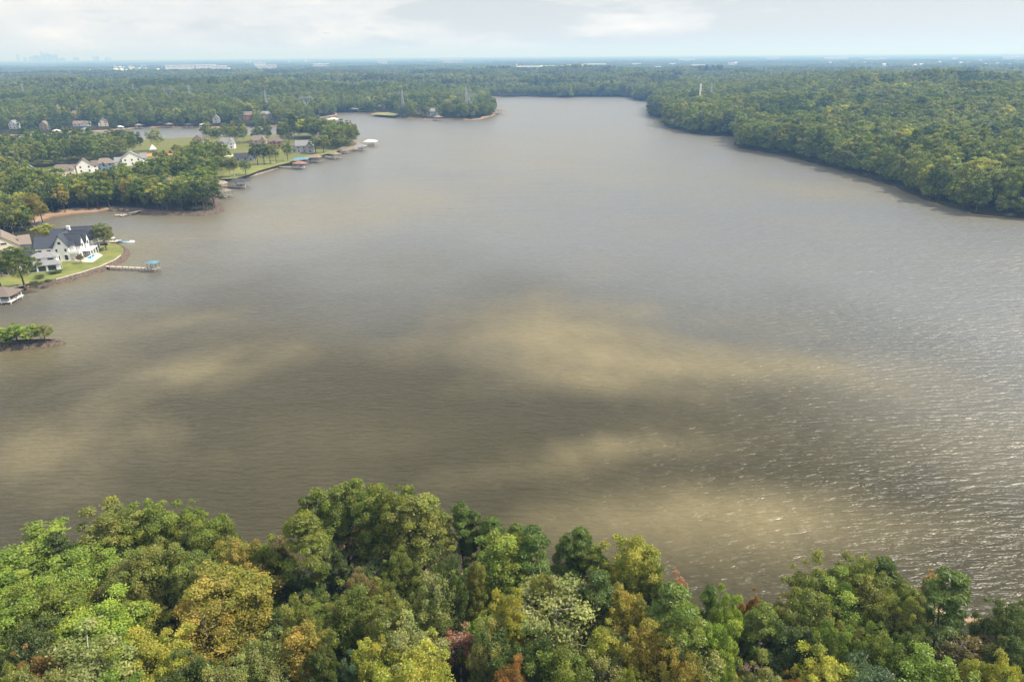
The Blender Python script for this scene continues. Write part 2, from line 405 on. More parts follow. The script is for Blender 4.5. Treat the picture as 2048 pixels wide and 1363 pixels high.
def wnoise(rot, scl, detail=2.0, dist=0.0, rough=.5):
    mp = nn(nt, 'ShaderNodeMapping'); mp.inputs['Rotation'].default_value = (0, 0, R(rot)); mp.inputs['Scale'].default_value = (*scl, 1)
    L(tcn, mp.inputs['Vector'])
    n = nn(nt, 'ShaderNodeTexNoise', Scale=1.0, Detail=detail, Roughness=rough, Distortion=dist); L(mp.outputs[0], n.inputs['Vector'])
    return n.outputs['Fac']
def mth(op, a, b_=0.0):
    m = nn(nt, 'ShaderNodeMath', operation=op)
    for i, v in enumerate((a, b_)):
        if isinstance(v, (int, float)): m.inputs[i].default_value = v
        else: L(v, m.inputs[i])
    return m.outputs[0]
w1 = wnoise(-5, (.24, .92), 3.0, .5, .55); w2 = wnoise(28, (.24, .72), 3.0, .4, .55); w3 = wnoise(-24, (.9, 1.8), 3.0, .3, .6); w4 = wnoise(-3, (.025, .12), 1.0, .5)
hgt = mth('ADD', mth('ADD', mth('MULTIPLY', w1, 1.7), mth('MULTIPLY', w2, .22)), mth('ADD', mth('MULTIPLY', w3, .1), mth('MULTIPLY', w4, 1.2)))
bp = nn(nt, 'ShaderNodeBump', Strength=1.0, Distance=.52)
L(hgt, bp.inputs['Height'])
L(mth('ADD', mth('MULTIPLY', at_('gust'), .35), .75), bp.inputs['Strength'])
L(bp.outputs[0], b.inputs['Normal'])
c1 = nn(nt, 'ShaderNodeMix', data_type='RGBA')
c0 = nn(nt, 'ShaderNodeMix', data_type='RGBA'); c0.inputs['A'].default_value = (.036, .030, .0085, 1); c0.inputs['B'].default_value = (.124, .129, .130, 1); L(at_('sky_sheen'), c0.inputs['Factor']); L(c0.outputs['Result'], c1.inputs['A']); c1.inputs['B'].default_value = (.195, .162, .082, 1)
L(at_('tan_mix'), c1.inputs['Factor'])
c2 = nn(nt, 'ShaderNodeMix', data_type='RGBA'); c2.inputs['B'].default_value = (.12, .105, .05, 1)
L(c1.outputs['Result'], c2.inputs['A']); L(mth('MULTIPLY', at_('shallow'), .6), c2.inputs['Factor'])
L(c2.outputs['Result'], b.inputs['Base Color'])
b.inputs['IOR'].default_value = 1.37
rg = nn(nt, 'ShaderNodeMapRange'); rg.inputs['To Min'].default_value = .36; rg.inputs['To Max'].default_value = .28
L(at_('range'), rg.inputs['Value']); L(rg.outputs[0], b.inputs['Roughness'])
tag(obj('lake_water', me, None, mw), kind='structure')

# flat ground sheets (lawns, drives, patios)
def sheet(name, px, z, mat, world_pts=None, label=None):
    pts = world_pts or W(px, z)
    bm = bmesh.new()
    vs = [bm.verts.new((p[0], p[1], z)) for p in pts]
    f = bm.faces.new(vs)
    if f.normal.z < 0: f.normal_flip()
    bmesh.ops.triangulate(bm, faces=[f])
    bm.normal_update()
    me = bpy.data.meshes.new(name); bm.to_mesh(me); bm.free()
    for p in me.polygons:
        pass
    return tag(obj(name, me, None, mat), kind='structure')
ml, nt, b = new_mat('mown_lawn')
t_ = nn(nt, 'ShaderNodeTexCoord'); wv = nn(nt, 'ShaderNodeTexWave', wave_type='RINGS', rings_direction='Z', Scale=.11, Distortion=.6, Detail=1.0)
mp = nn(nt, 'ShaderNodeMapping'); mp.inputs['Location'].default_value = (188, -294, 0); nt.links.new(t_.outputs['Object'], mp.inputs['Vector']); nt.links.new(mp.outputs[0], wv.inputs['Vector'])
n_ = nn(nt, 'ShaderNodeTexNoise', Scale=.22, Detail=8.0); nt.links.new(t_.outputs['Object'], n_.inputs['Vector'])
rp = nt.nodes.new('ShaderNodeValToRGB'); e = rp.color_ramp.elements; e[0].position = .25; e[0].color = (.075, .115, .018, 1); e[1].position = .75; e[1].color = (.20, .20, .045, 1)
mv = nn(nt, 'ShaderNodeMath', operation='MULTIPLY_ADD'); mv.inputs[1].default_value = .12; nt.links.new(wv.outputs['Fac'], mv.inputs[0]); nt.links.new(n_.outputs['Fac'], mv.inputs[2])
nt.links.new(mv.outputs[0], rp.inputs['Fac']); nt.links.new(rp.outputs['Color'], b.inputs['Base Color']); b.inputs['Roughness'].default_value = .95
M['lawn'] = ml

# ------------------------------------------------------------------ trees
UP = np.array([0, 0, 1.0])
def unit(a): return a / (np.linalg.norm(a, axis=-1, keepdims=True) + 1e-9)
def rsph(rs, n): return unit(rs.normal(size=(n, 3)))
def leaf_quads(rs, c, n, ln, wd):
    m = len(c)
    a = unit(np.cross(n, rs.normal(size=(m, 3)))); bq = np.cross(n, a)
    ln = np.asarray(ln).reshape(-1, 1) * rs.uniform(.7, 1.3, (m, 1)); wd = np.asarray(wd).reshape(-1, 1) * rs.uniform(.7, 1.3, (m, 1))
    v = np.stack([c - a * ln / 2, c + bq * wd / 2 - n * wd * .12, c + a * ln / 2, c - bq * wd / 2 - n * wd * .12], 1).reshape(-1, 3)
    return v, np.arange(4 * m).reshape(-1, 4)
def clump_leaves(rs, cen, rad, count, out, spread=1.0, flat=.85):
    """leaves over the outside of ball-like sprays of foliage"""
    P, N, K = [], [], []
    for c, r, k, o in zip(cen, rad, count, out):
        d = unit(rsph(rs, k) + .55 * o + .35 * UP)
        rad_ = r * (rs.rand(k, 1) ** .4) * rs.uniform(.8, 1.35, (k, 1))
        p = d * rad_; p[:, 2] *= flat
        P.append(c + p); N.append(unit(d + spread * rsph(rs, k) + .25 * UP)); K.append(np.clip(rs.rand() * .55 + rs.rand(k) * .45, 0, 1))
    return np.concatenate(P), np.concatenate(N), np.concatenate(K)
def broad_crown(seed, Rc, H, z0, ncl, nleaf, leaf, lob=.24, top=1.0, taper=0.0):
    rs = np.random.RandomState(seed)
    d = rsph(rs, ncl * 3); d = d[d[:, 2] > -.45][:ncl]
    th = np.arctan2(d[:, 1], d[:, 0]); ph = rs.rand(4) * 6.28
    lobe = 1 + lob * (np.sin(2 * th + ph[0]) * .4 + np.sin(3 * th + ph[1] + 2 * d[:, 2]) * .6) + rs.uniform(-.12, .1, len(d))
    rc = Rc * rs.uniform(.15, .30, len(d)) * (46.0 / max(46, ncl)) ** .35
    hz = (H - z0) / 2; zc = z0 + hz
    k = rs.uniform(.62, 1.06, len(d))
    cen = d * np.stack([(Rc - rc * .8) * lobe * k, (Rc - rc * .8) * lobe * k, (hz - rc * .6) * (1 + (lobe - 1) * .5) * top * k], -1)
    if taper: cen[:, :2] *= (1 - taper * np.clip(cen[:, 2] / hz, -1, 1))[:, None]
    cen[:, 2] += zc
    w = rc ** 2; cnt = np.maximum(8, (nleaf * .80 * w / w.sum()).astype(int))
    P, N, K = clump_leaves(rs, cen, rc, cnt, unit(d))
    ni = int(nleaf * .20)
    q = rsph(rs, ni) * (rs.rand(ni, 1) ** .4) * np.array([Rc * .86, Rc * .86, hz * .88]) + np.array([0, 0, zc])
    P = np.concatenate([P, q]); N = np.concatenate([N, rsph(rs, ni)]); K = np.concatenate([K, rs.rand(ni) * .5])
    v, f = leaf_quads(rs, P, N, leaf, leaf * .62)
    return v, f, np.repeat(K, 4), cen
def pine_crown(seed, Rc, H, z0, ncl, nleaf, leaf):
    rs = np.random.RandomState(seed)
    t = np.sort(rs.rand(ncl) ** .75); a = rs.rand(ncl) * 6.28
    prof = np.sin(np.clip(t * .86 + .14, 0, 1) * math.pi) ** .6
    rad = Rc * prof * rs.uniform(.35, .95, ncl)
    cen = np.stack([np.cos(a) * rad, np.sin(a) * rad, z0 + t * (H - z0 - .5)], -1)
    rc = Rc * rs.uniform(.2, .38, ncl)
    out = unit(np.stack([np.cos(a), np.sin(a), np.full(ncl, .5)], -1))
    w = rc ** 2; cnt = np.maximum(8, (nleaf * w / w.sum()).astype(int))
    P, N, K = clump_leaves(rs, cen, rc, cnt, out, .9, .55)
    v, f = leaf_quads(rs, P, N, leaf * 1.25, leaf * .34)
    return v, f, np.repeat(K, 4), cen
def sparse_crown(seed, Rc, H, z0, ncl, nleaf, leaf):
    rs = np.random.RandomState(seed)
    d = rsph(rs, ncl * 3); d = d[d[:, 2] > -.3][:ncl]
    cen = d * np.array([Rc * .85, Rc * .85, (H - z0) / 2]) * rs.uniform(.5, 1, (len(d), 1)) + np.array([0, 0, (H + z0) / 2])
    rc = Rc * rs.uniform(.16, .3, len(d))
    cnt = np.full(len(d), max(6, nleaf // len(d)))
    P, N, K = clump_leaves(rs, cen, rc, cnt, d, 1.0, .9)
    v, f = leaf_quads(rs, P, N, leaf, leaf * .6)
    return v, f, np.repeat(K, 4), cen
def trunk_mesh(seed, H, z0, cen, r0, limbs, thin=1.0, sides=7):
    rs = random.Random(seed); mb = MB()
    p = Vector((0, 0, -.6)); n = 6; top = H * .86; pts = []
    for i in range(n + 1):
        t = i / n; pts.append((Vector((rs.uniform(-.18, .18) * t * 2, rs.uniform(-.18, .18) * t * 2, -.6 + t * (top + .6))), r0 * (1 - .82 * t) * (1.25 if i == 0 else 1)))
    for (a, ra), (b_, rb) in zip(pts, pts[1:]): mb.bar(a, b_, ra, sides, rb)
    order = list(range(len(cen))); rs.shuffle(order)
    for i in order[:limbs]:
        c = Vector([float(q) for q in cen[i]])
        zt = max(z0 * .75, min(top * .95, c.z - rs.uniform(.25, .6) * math.hypot(c.x, c.y)))
        s = pts[min(n, max(0, int((zt + .6) / (top + .6) * n)))]
        a = Vector((s[0].x, s[0].y, zt)); rl = r0 * .34 * (1 - .6 * zt / H)
        mid = a.lerp(c, .5) + Vector((rs.uniform(-.2, .2), rs.uniform(-.2, .2), .35))
        mb.bar(a, mid, rl, 5, rl * .65); mb.bar(mid, c, rl * .65, 5, rl * .22)
        if thin < 1.0:
            for _ in range(3):
                e_ = c + Vector((rs.uniform(-1, 1), rs.uniform(-1, 1), rs.uniform(.1, 1.2))); mb.bar(mid.lerp(c, rs.uniform(.3, .9)), e_, rl * .35, 4, rl * .1)
    me = bpy.data.meshes.new('trunk'); me.from_pydata(mb.v, [], mb.f)
    for q in me.polygons: q.use_smooth = True
    return me
PROTO = {}
def proto(key, fn, args, H, Rc, z0, seed, r0, limbs, bark, matkey='leaf', thin=1.0):
    v, f, k, cen = fn(seed, Rc, H, z0, *args)
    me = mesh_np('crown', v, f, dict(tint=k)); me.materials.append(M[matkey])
    tm = trunk_mesh(seed, H, z0, cen, r0, limbs, thin); tm.materials.append(M[bark])
    PROTO[key] = (me, tm, H, Rc)
# near trees: leaf-size faces
for i in range(7): proto(('oak', i), broad_crown, (96 + 6 * i, 34000, .27, .34 + .06 * (i % 3)), 18, 4.6, 3.6, 100 + i, .30, 12, 'bark')
for i in range(3): proto(('tall', i), broad_crown, (90, 28000, .26, .24, 1.0, .28), 20, 3.4, 3.4, 140 + i, .26, 10, 'bark')
for i in range(4): proto(('pine', i), pine_crown, (46 + 4 * i, 20000, .40), 21, 2.7, 9.5 - i, 160 + i, .24, 22, 'bark')
for i in range(2): proto(('sparse', i), sparse_crown, (30, 2600, .34), 17, 3.0, 7.0, 180 + i, .17, 30, 'bark_pale', 'leaf', .5)
for i in range(2): proto(('pale', i), broad_crown, (80, 17000, .26, .36), 16, 4.0, 4.2, 190 + i, .26, 26, 'bark_pale', 'leaf', .5)
# middle-distance trees
for i in range(7): proto(('moak', i), broad_crown, (26, 2100, .85, .26), 18, 4.9, 3.5, 200 + i, .30, 6, 'bark')
for i in range(3): proto(('mpine', i), pine_crown, (20, 1500, .95), 20, 3.0, 6.0, 220 + i, .24, 6, 'bark')
def tree(key, loc, h, rc, rz, col, label, cat='tree', group=None, name=None, lean=(0, 0)):
    cm, tm, H0, R0 = PROTO[key]
    nm = name or ('pine_tree' if 'pine' in key[0] else 'broadleaf_tree')
    r = empty(nm, loc, rz, label, cat, group)
    r.rotation_euler = (lean[0], lean[1], rz)
    r.scale = (rc / R0, rc / R0, h / H0)
    c = obj('crown', cm, r); c.color = (*col, 1)
    t = obj('trunk', tm, r)
    return r

PAL = dict(G=(.101, .122, .016), B=(.142, .182, .024), D=(.058, .076, .014), O=(.122, .128, .024), P=(.158, .160, .048), Y=(.215, .205, .028), A=(.285, .228, .038),
           T=(.30, .17, .045), R=(.135, .10, .036), K=(.26, .125, .088), N=(.068, .100, .018), V=(.055, .085, .040))
PAL = {k: tuple(c * (1.12 if k in 'AT' else 1.72) for c in v) for k, v in PAL.items()}
# foreground wood: apex pixel, crown width in pixels, kind, colour, label
FORE = [
 (42, 1088, 150, 'oak', 'B', 'large bright green tree with its crown against the water, touching the left frame edge'),
 (135, 1116, 125, 'oak', 'B', 'bright green round tree right beside the large bright tree at the left edge'),
 (28, 1180, 115, 'oak', 'B', 'bright green tree cut by the left edge, below the large bright tree'),
 (108, 1188, 110, 'oak', 'G', 'mid green tree with deep shade beneath, below the bright green pair at the left'),
 (105, 1066, 44, 'pine', 'D', 'small dark pine poking above the bright green trees at the left shore'),
 (216, 1016, 112, 'oak', 'O', 'shore oak with orange-tipped top, first of the tall clump at the left shore'),
 (288, 1008, 98, 'oak', 'G', 'tallest olive-topped oak of the clump at the left shore'),
 (352, 1023, 92, 'oak', 'G', 'green oak between the olive-topped oak and the shore end of the left clump'),
 (412, 1030, 90, 'oak', 'G', 'green oak closing the left shore clump, beside open water'),
 (245, 1118, 98, 'oak', 'O', 'dull olive tree in front of the left shore clump'),
 (297, 1088, 92, 'oak', 'O', 'olive-green tree directly below the tallest oak of the left clump'),
 (378, 1110, 92, 'oak', 'O', 'olive tree with orange patches below the left shore clump'),
 (474, 1082, 88, 'oak', 'A', 'golden orange round tree at the shore gap right of the left clump'),
 (440, 1138, 146, 'oak', 'A', 'largest golden-olive tree, broad crown below the shore gap'),
 (402, 1198, 106, 'pale', 'A', 'orange-gold tree with bare pale limbs showing under its crown'),
 (285, 1205, 74, 'tall', 'Y', 'narrow yellow tree tinged with orange left of the golden trees'),
 (332, 1178, 58, 'pale', 'P', 'thin pale olive tree with white limbs beside the narrow yellow tree'),
 (176, 1213, 136, 'oak', 'B', 'bright green tree with feathery crown in the left wood'),
 (160, 1283, 146, 'pale', 'P', 'broad pale olive tree near the bottom edge at the left'),
 (290, 1275, 116, 'oak', 'Y', 'yellow-green round tree at the bottom edge left of the golden trees'),
 (62, 1308, 66, 'oak', 'T', 'small orange tree low at the bottom left corner'),
 (446, 1333, 88, 'oak', 'P', 'pale olive tree cut by the bottom edge below the orange-gold tree'),
 (503, 1278, 72, 'tall', 'O', 'olive tree between the golden trees and the yellow-orange one'),
 (14, 1338, 66, 'oak', 'O', 'olive tree in the very bottom left corner'),
 (78, 1340, 84, 'pale', 'P', 'grey-olive tree below the small orange tree in the left corner'),
 (366, 1318, 92, 'oak', 'D', 'dark shaded green tree under the bare pale limbs'),
 (50, 1258, 100, 'oak', 'D', 'dark green tree in the shade at the left edge'),
 (225, 1330, 90, 'oak', 'B', 'bright green tree cut by the bottom edge left of the middle'),
 (640, 996, 66, 'oak', 'G', 'green tree on the left shoulder of the big shore dome'),
 (678, 970, 108, 'oak', 'G', 'large domed oak at the shore, left half of the big dome'),
 (730, 970, 98, 'oak', 'G', 'large domed oak at the shore, middle of the big dome'),
 (776, 978, 92, 'oak', 'G', 'darker domed oak at the shore, right of the dome middle'),
 (838, 986, 116, 'tall', 'O', 'tall light green tree with visible trunk, right end of the big dome'),
 (816, 971, 36, 'pine', 'D', 'dark pine tip rising behind the big shore dome'),
 (612, 992, 50, 'pine', 'D', 'dark pine at the left end of the big shore dome'),
 (603, 1026, 72, 'pine', 'G', 'green pine with bare trunk in front of the dome left end'),
 (702, 1014, 60, 'sparse', 'R', 'thin rust-leaved tree with white trunk standing before the big dome'),
 (682, 1062, 58, 'sparse', 'R', 'shorter thin orange-brown tree with white stem below its taller twin'),
 (526, 1080, 66, 'oak', 'G', 'mid green tree between the golden tree and the rust-brown one'),
 (558, 1072, 54, 'tall', 'R', 'rust-brown tree left of the big shore dome'),
 (921, 1002, 46, 'pine', 'N', 'tallest pine of the trio right of the big dome'),
 (946, 1021, 46, 'pine', 'D', 'dark pine in the middle of the trio right of the big dome'),
 (984, 1034, 52, 'pine', 'N', 'shortest pine of the trio right of the big dome'),
 (1003, 1062, 108, 'tall', 'B', 'tall bright green tree with layered crown near the middle of the shore'),
 (868, 1132, 84, 'pale', 'P', 'silvery olive tree with pale limbs in the middle of the wood'),
 (698, 1176, 100, 'oak', 'G', 'rounded deep green tree left of the silvery olive tree'),
 (598, 1246, 94, 'tall', 'A', 'yellow-orange upright tree near the bottom, left of the middle'),
 (524, 1290, 92, 'oak', 'P', 'pale olive tree cut by the bottom edge beside the yellow-orange upright tree'),
 (804, 1255, 130, 'oak', 'P', 'wide pale green tree near the bottom middle'),
 (744, 1280, 88, 'oak', 'Y', 'yellow-green tree left of the wide pale green one'),
 (917, 1252, 54, 'sparse', 'K', 'reddish half-bare tree with pale twigs near the bottom middle'),
 (993, 1268, 90, 'oak', 'D', 'dark green tree right of the reddish half-bare tree'),
 (772, 1210, 80, 'oak', 'O', 'olive tree between the deep green tree and the silvery one'),
 (592, 1198, 70, 'oak', 'O', 'olive-brown tree above the yellow-orange upright tree'),
 (835, 1310, 140, 'oak', 'Y', 'broad yellow-olive tree cut by the bottom edge in the middle'),
 (694, 1318, 54, 'oak', 'V', 'small blue-green tree between yellow-green crowns at the bottom'),
 (602, 1152, 62, 'oak', 'D', 'dark green understory tree below the dome left end'),
 (715, 1150, 62, 'oak', 'R', 'brown-olive low tree below the thin white-stemmed trees'),
 (762, 1165, 60, 'oak', 'O', 'olive low tree below the middle of the big dome'),
 (800, 1108, 62, 'oak', 'G', 'mid green low tree under the tall tree of the dome right end'),
 (893, 1108, 66, 'oak', 'D', 'dark green tree in the shade below the pine trio'),
 (950, 1112, 42, 'tall', 'O', 'slim olive tree with orange tinge between pines and bright tall tree'),
 (970, 1246, 62, 'pale', 'P', 'grey-olive tree below the bright tall tree'),
 (650, 1090, 66, 'oak', 'D', 'dark tree in the hollow below the dome left half'),
 (745, 1076, 70, 'oak', 'D', 'dark tree in the hollow below the dome middle'),
 (640, 1290, 66, 'oak', 'D', 'dark shaded tree right of the yellow-orange upright tree'),
 (1068, 1050, 68, 'pine', 'N', 'leafy pine with visible trunk right of the bright tall tree'),
 (1034, 1048, 48, 'pine', 'G', 'small pine at the shore just left of the leafy pine'),
 (1138, 1067, 50, 'pine', 'N', 'left pine of the three round-topped shore pines'),
 (1164, 1056, 56, 'pine', 'N', 'tallest of the three round-topped shore pines'),
 (1184, 1088, 56, 'pine', 'G', 'lowest, nearest of the three round-topped shore pines'),
 (1273, 1082, 104, 'oak', 'Y', 'large yellow-green tree at the shore right of the round-topped pines'),
 (1198, 1142, 66, 'pine', 'D', 'shaded pine below the three round-topped shore pines'),
 (1232, 1140, 46, 'oak', 'Y', 'small yellow-green tree below the large yellow shore tree'),
 (1250, 1180, 86, 'oak', 'A', 'golden yellow round tree, brightest of the right half'),
 (1305, 1136, 56, 'oak', 'G', 'green tree with dark stem below the large yellow shore tree'),
 (1361, 1144, 36, 'sparse', 'K', 'pink-red thin tree at the water gap'),
 (1348, 1170, 82, 'pine', 'N', 'broad airy pine before the water gap'),
 (1420, 1170, 44, 'pine', 'N', 'leaning slim pine with round head at the water gap'),
 (1378, 1213, 82, 'pine', 'G', 'open-crowned pine with leaning dark trunk below the broad airy pine'),
 (1455, 1186, 62, 'oak', 'B', 'light green rounded tree right of the leaning slim pine'),
 (1482, 1196, 36, 'tall', 'T', 'bright orange shore tree, left of the orange pair'),
 (1512, 1180, 34, 'tall', 'T', 'bright orange shore tree, right and taller of the orange pair'),
 (1105, 1172, 186, 'pale', 'P', 'biggest pale grey-green tree, huge crown in the middle right of the wood'),
 (1084, 1147, 62, 'oak', 'O', 'grey-green tree behind the biggest pale tree'),
 (1304, 1253, 96, 'oak', 'A', 'gold and green tree with reddish rim near the bottom right of the middle'),
 (1376, 1316, 80, 'oak', 'A', 'amber tree cut by the bottom edge below the gold and green tree'),
 (1452, 1318, 60, 'tall', 'Y', 'upright yellow tree cut by the bottom edge right of the amber one'),
 (1505, 1348, 52, 'oak', 'Y', 'low yellow tree at the bottom edge right of the upright yellow one'),
 (1384, 1280, 98, 'pale', 'P', 'grey-olive tree above the amber tree at the bottom'),
 (1434, 1246, 84, 'oak', 'B', 'bright green tree below the light green rounded one'),
 (1020, 1322, 66, 'oak', 'T', 'orange-topped tree cut by the bottom edge left of the biggest pale tree'),
 (1216, 1304, 82, 'pale', 'P', 'pinkish grey-olive tree at the bottom right of the biggest pale tree'),
 (1128, 1308, 108, 'oak', 'G', 'mid green tree cut by the bottom edge under the biggest pale tree'),
 (1262, 1342, 60, 'oak', 'G', 'green tree at the bottom edge below the gold and green one'),
 (1208, 1243, 72, 'tall', 'Y', 'yellow-green tree leaning on the biggest pale tree right side'),
 (1014, 1184, 72, 'oak', 'Y', 'yellow-olive tree below the bright tall tree'),
 (1330, 1200, 60, 'oak', 'D', 'dark green low tree between golden tree and open-crowned pine'),
 (1070, 1270, 84, 'oak', 'D', 'dark green tree in the shade left of the biggest pale crown'),
 (1644, 1136, 86, 'oak', 'O', 'left shoulder tree of the right-hand shore clump'),
 (1710, 1124, 80, 'oak', 'O', 'olive-green domed tree at the top of the right-hand shore clump'),
 (1738, 1121, 62, 'oak', 'O', 'olive tree touching the dark pine of the right-hand shore clump'),
 (1778, 1116, 52, 'pine', 'D', 'dark pointed pine at the right-hand shore clump'),
 (1674, 1160, 108, 'oak', 'B', 'bright yellow-green tree in the middle of the right-hand shore clump'),
 (1632, 1192, 90, 'oak', 'O', 'olive tree tinged brown below the bright tree of the right clump'),
 (1584, 1202, 72, 'oak', 'O', 'low olive tree between the orange pair and the right clump'),
 (1766, 1162, 92, 'oak', 'O', 'olive tree under the dark pointed pine'),
 (1806, 1168, 54, 'oak', 'G', 'green tree at the right end of the right-hand shore clump'),
 (1908, 1140, 72, 'pine', 'N', 'lone umbrella-headed pine with bare trunk over the glittering water'),
 (1874, 1140, 30, 'sparse', 'T', 'thin orange tree just left of the lone umbrella-headed pine'),
 (1830, 1188, 62, 'oak', 'O', 'olive tree left of the lone pine trunk'),
 (2030, 1212, 74, 'oak', 'D', 'dark green tree at the right edge beside the glittering water'),
 (1982, 1264, 58, 'oak', 'R', 'brown-green tree on the bank left of the dark edge tree'),
 (1530, 1206, 58, 'pine', 'G', 'tall pine with dark stem below the orange pair'),
 (1668, 1246, 72, 'oak', 'G', 'mid green tree in the shade of the right-hand clump'),
 (1706, 1248, 56, 'oak', 'O', 'small olive tree below the right-hand clump'),
 (1757, 1322, 92, 'pale', 'V', 'blue-green tree cut by the bottom edge at the right'),
 (1874, 1318, 118, 'oak', 'B', 'wide bright yellow-green tree at the bottom edge at the right'),
 (1954, 1320, 48, 'tall', 'Y', 'yellow pointed tree right of the wide bright one'),
 (1664, 1314, 102, 'oak', 'Y', 'yellow-green tree cut by the bottom edge left of the blue-green one'),
 (1540, 1336, 76, 'oak', 'P', 'pale olive tree at the bottom edge below the tall dark-stemmed pine'),
 (1592, 1350, 34, 'oak', 'T', 'small orange tree at the bottom edge between olive and yellow-green trees'),
 (2024, 1320, 62, 'oak', 'Y', 'yellow-green tree in the bottom right corner'),
 (2036, 1276, 62, 'oak', 'D', 'dark tree at the right edge above the bottom corner'),
 (1934, 1252, 60, 'sparse', 'R', 'bare grey tree on the pale bank at the right'),
 (1600, 1254, 88, 'oak', 'D', 'dark green tree below the low olive tree'),
 (1832, 1262, 66, 'oak', 'D', 'dark green tree left of the bare grey tree'),
 (1770, 1262, 72, 'oak', 'G', 'mid green tree between the right clump and the blue-green tree'),
]
KN = dict(oak=7, tall=3, pine=4, sparse=2, pale=2)
KH = dict(oak=17.5, tall=19.0, pine=20.0, sparse=15.0, pale=17.0)
rnd = random.Random(4)
fore_xy = []
for i, (px, py, w, kind, colk, label) in enumerate(FORE):
    h = KH[kind] * rnd.uniform(.92, 1.08)
    if w < 60: h *= .84
    if 'low tree' in label or 'understory' in label or 'hollow' in label: h *= .66
    g = 2.0
    for _ in range(5):
        p = at(px, py, g + h)
        hh, dd, _r = ground(p[0], p[1])
        if dd[0] < .8: h *= 1.05; g = .6          # keep its foot on the bank
        else: g = float(hh[0])
    p = at(px, py, g + h)
    rc = w * .5 / CAM_F * slant(p) * 1.22
    c = PAL[colk]; k_ = rnd.uniform(.9, 1.12); c = (c[0] * k_ * rnd.uniform(.93, 1.07), c[1] * k_, c[2] * k_)
    tree((kind, rnd.randrange(KN[kind])), (p[0], p[1], g), h, rc, rnd.uniform(0, 6.28), c, label,
         cat='pine' if kind == 'pine' else 'tree', group='trees of the near wood',
         name={'pine': 'pine_tree', 'sparse': 'bare_tree'}.get(kind, 'broadleaf_tree'))
    fore_xy.append((p[0], p[1]))

# lower trees closing the gaps between the crowns
rs_f = np.random.RandomState(21); nf = 0
for _ in range(4000):
    a, b_ = rs_f.uniform(-70, 75), rs_f.uniform(38, 88)
    if nf >= 36: break
    if min((a - q[0]) ** 2 + (b_ - q[1]) ** 2 for q in fore_xy) < 3.6 ** 2 or abs(a) > b_ * .82: continue
    hh, dd, _r = ground(a, b_)
    if dd[0] < 3: continue
    c = PAL[rs_f.choice(['G', 'O', 'D', 'B', 'G'])]
    tree((['oak', 'tall', 'pale'][rs_f.randint(3)], rs_f.randint(2)), (a, b_, float(hh[0]) - .2), rs_f.uniform(9, 12.5), rs_f.uniform(2.8, 3.8), rs_f.uniform(0, 6.28), tuple(c), 'lower green tree filling a gap between taller crowns of the near wood', 'tree', 'lower trees of the near wood')
    fore_xy.append((a, b_)); nf += 1

# undergrowth on the floor of the near wood: low leafy growth nobody could count
def undergrowth():
    rs = np.random.RandomState(9)
    n = 1500
    x = rs.uniform(-120, 120, n); y = rs.uniform(18, 92, n)
    h, d, r = ground(x, y)
    k = (d > .6) & (r == 3); x, y, h = x[k], y[k], h[k]
    rad = rs.uniform(1.0, 2.4, len(x))
    cen = np.stack([x, y, h + rad * .5], -1)
    P, N, K = clump_leaves(rs, cen, rad, np.full(len(x), 90), np.tile(UP, (len(x), 1)), .8, .9)
    v, f = leaf_quads(rs, P, N, .55, .36)
    me = mesh_np('undergrowth', v, f, dict(tint=np.repeat(K, 4))); me.materials.append(M['leaf'])
    o = tag(obj('undergrowth', me), 'dark green undergrowth on the floor of the near wood', 'undergrowth', kind='stuff')
    o.color = (.05, .075, .02, 1)
undergrowth()

# ------------------------------------------------------------------ houses
def gable_walls(mb, b):
    x0, x1, y0, y1, h, rise, ax = b[:7]
    if ax == 'x': prof = [(y0, -.6), (y1, -.6), (y1, h), ((y0 + y1) / 2, h + rise), (y0, h)]; mb.poly([(x0, p, z) for p, z in prof], [(x1, p, z) for p, z in prof])
    elif ax == 'y': prof = [(x0, -.6), (x1, -.6), (x1, h), ((x0 + x1) / 2, h + rise), (x0, h)]; mb.poly([(p, y1, z) for p, z in prof], [(p, y0, z) for p, z in prof])
    else: mb.box(x0, x1, y0, y1, -.6, h)
def gable_roof(mb, b, ov=.45, t=.22):
    x0, x1, y0, y1, h, rise, ax = b[:7]
    if ax == 'x':
        ym = (y0 + y1) / 2; s = rise / (ym - y0); zr = h + rise + t + .02
        for ye, sg in ((y0 - ov, 1), (y1 + ov, -1)):
            mb.slab([(x0 - ov, ye, h - s * ov + t + .02), (x1 + ov, ye, h - s * ov + t + .02), (x1 + ov, ym, zr), (x0 - ov, ym, zr)], t)
    elif ax == 'y':
        xm = (x0 + x1) / 2; s = rise / (xm - x0); zr = h + rise + t + .02
        for xe in (x0 - ov, x1 + ov):
            mb.slab([(xe, y0 - ov, h - s * ov + t + .02), (xe, y1 + ov, h - s * ov + t + .02), (xm, y1 + ov, zr), (xm, y0 - ov, zr)], t)
    else:                                                           # hipped
        X0, X1, Y0, Y1 = x0 - ov, x1 + ov, y0 - ov, y1 + ov
        w, d = X1 - X0, Y1 - Y0; k = min(w, d) / 2 * .98
        if w >= d: r = [(X0 + k, (Y0 + Y1) / 2, h + rise), (X1 - k, (Y0 + Y1) / 2, h + rise)]
        else: r = [((X0 + X1) / 2, Y0 + k, h + rise), ((X0 + X1) / 2, Y1 - k, h + rise)]
        z = h - .02
        vs = [(X0, Y0, z), (X1, Y0, z), (X1, Y1, z), (X0, Y1, z), r[0], r[1]]
        fs = [(0, 1, 5, 4), (1, 2, 5), (2, 3, 4, 5), (3, 0, 4)] if w >= d else [(0, 1, 4), (1, 2, 5, 4), (2, 3, 5), (3, 0, 4, 5)]
        mb.add(vs, fs + [(3, 2, 1, 0)])
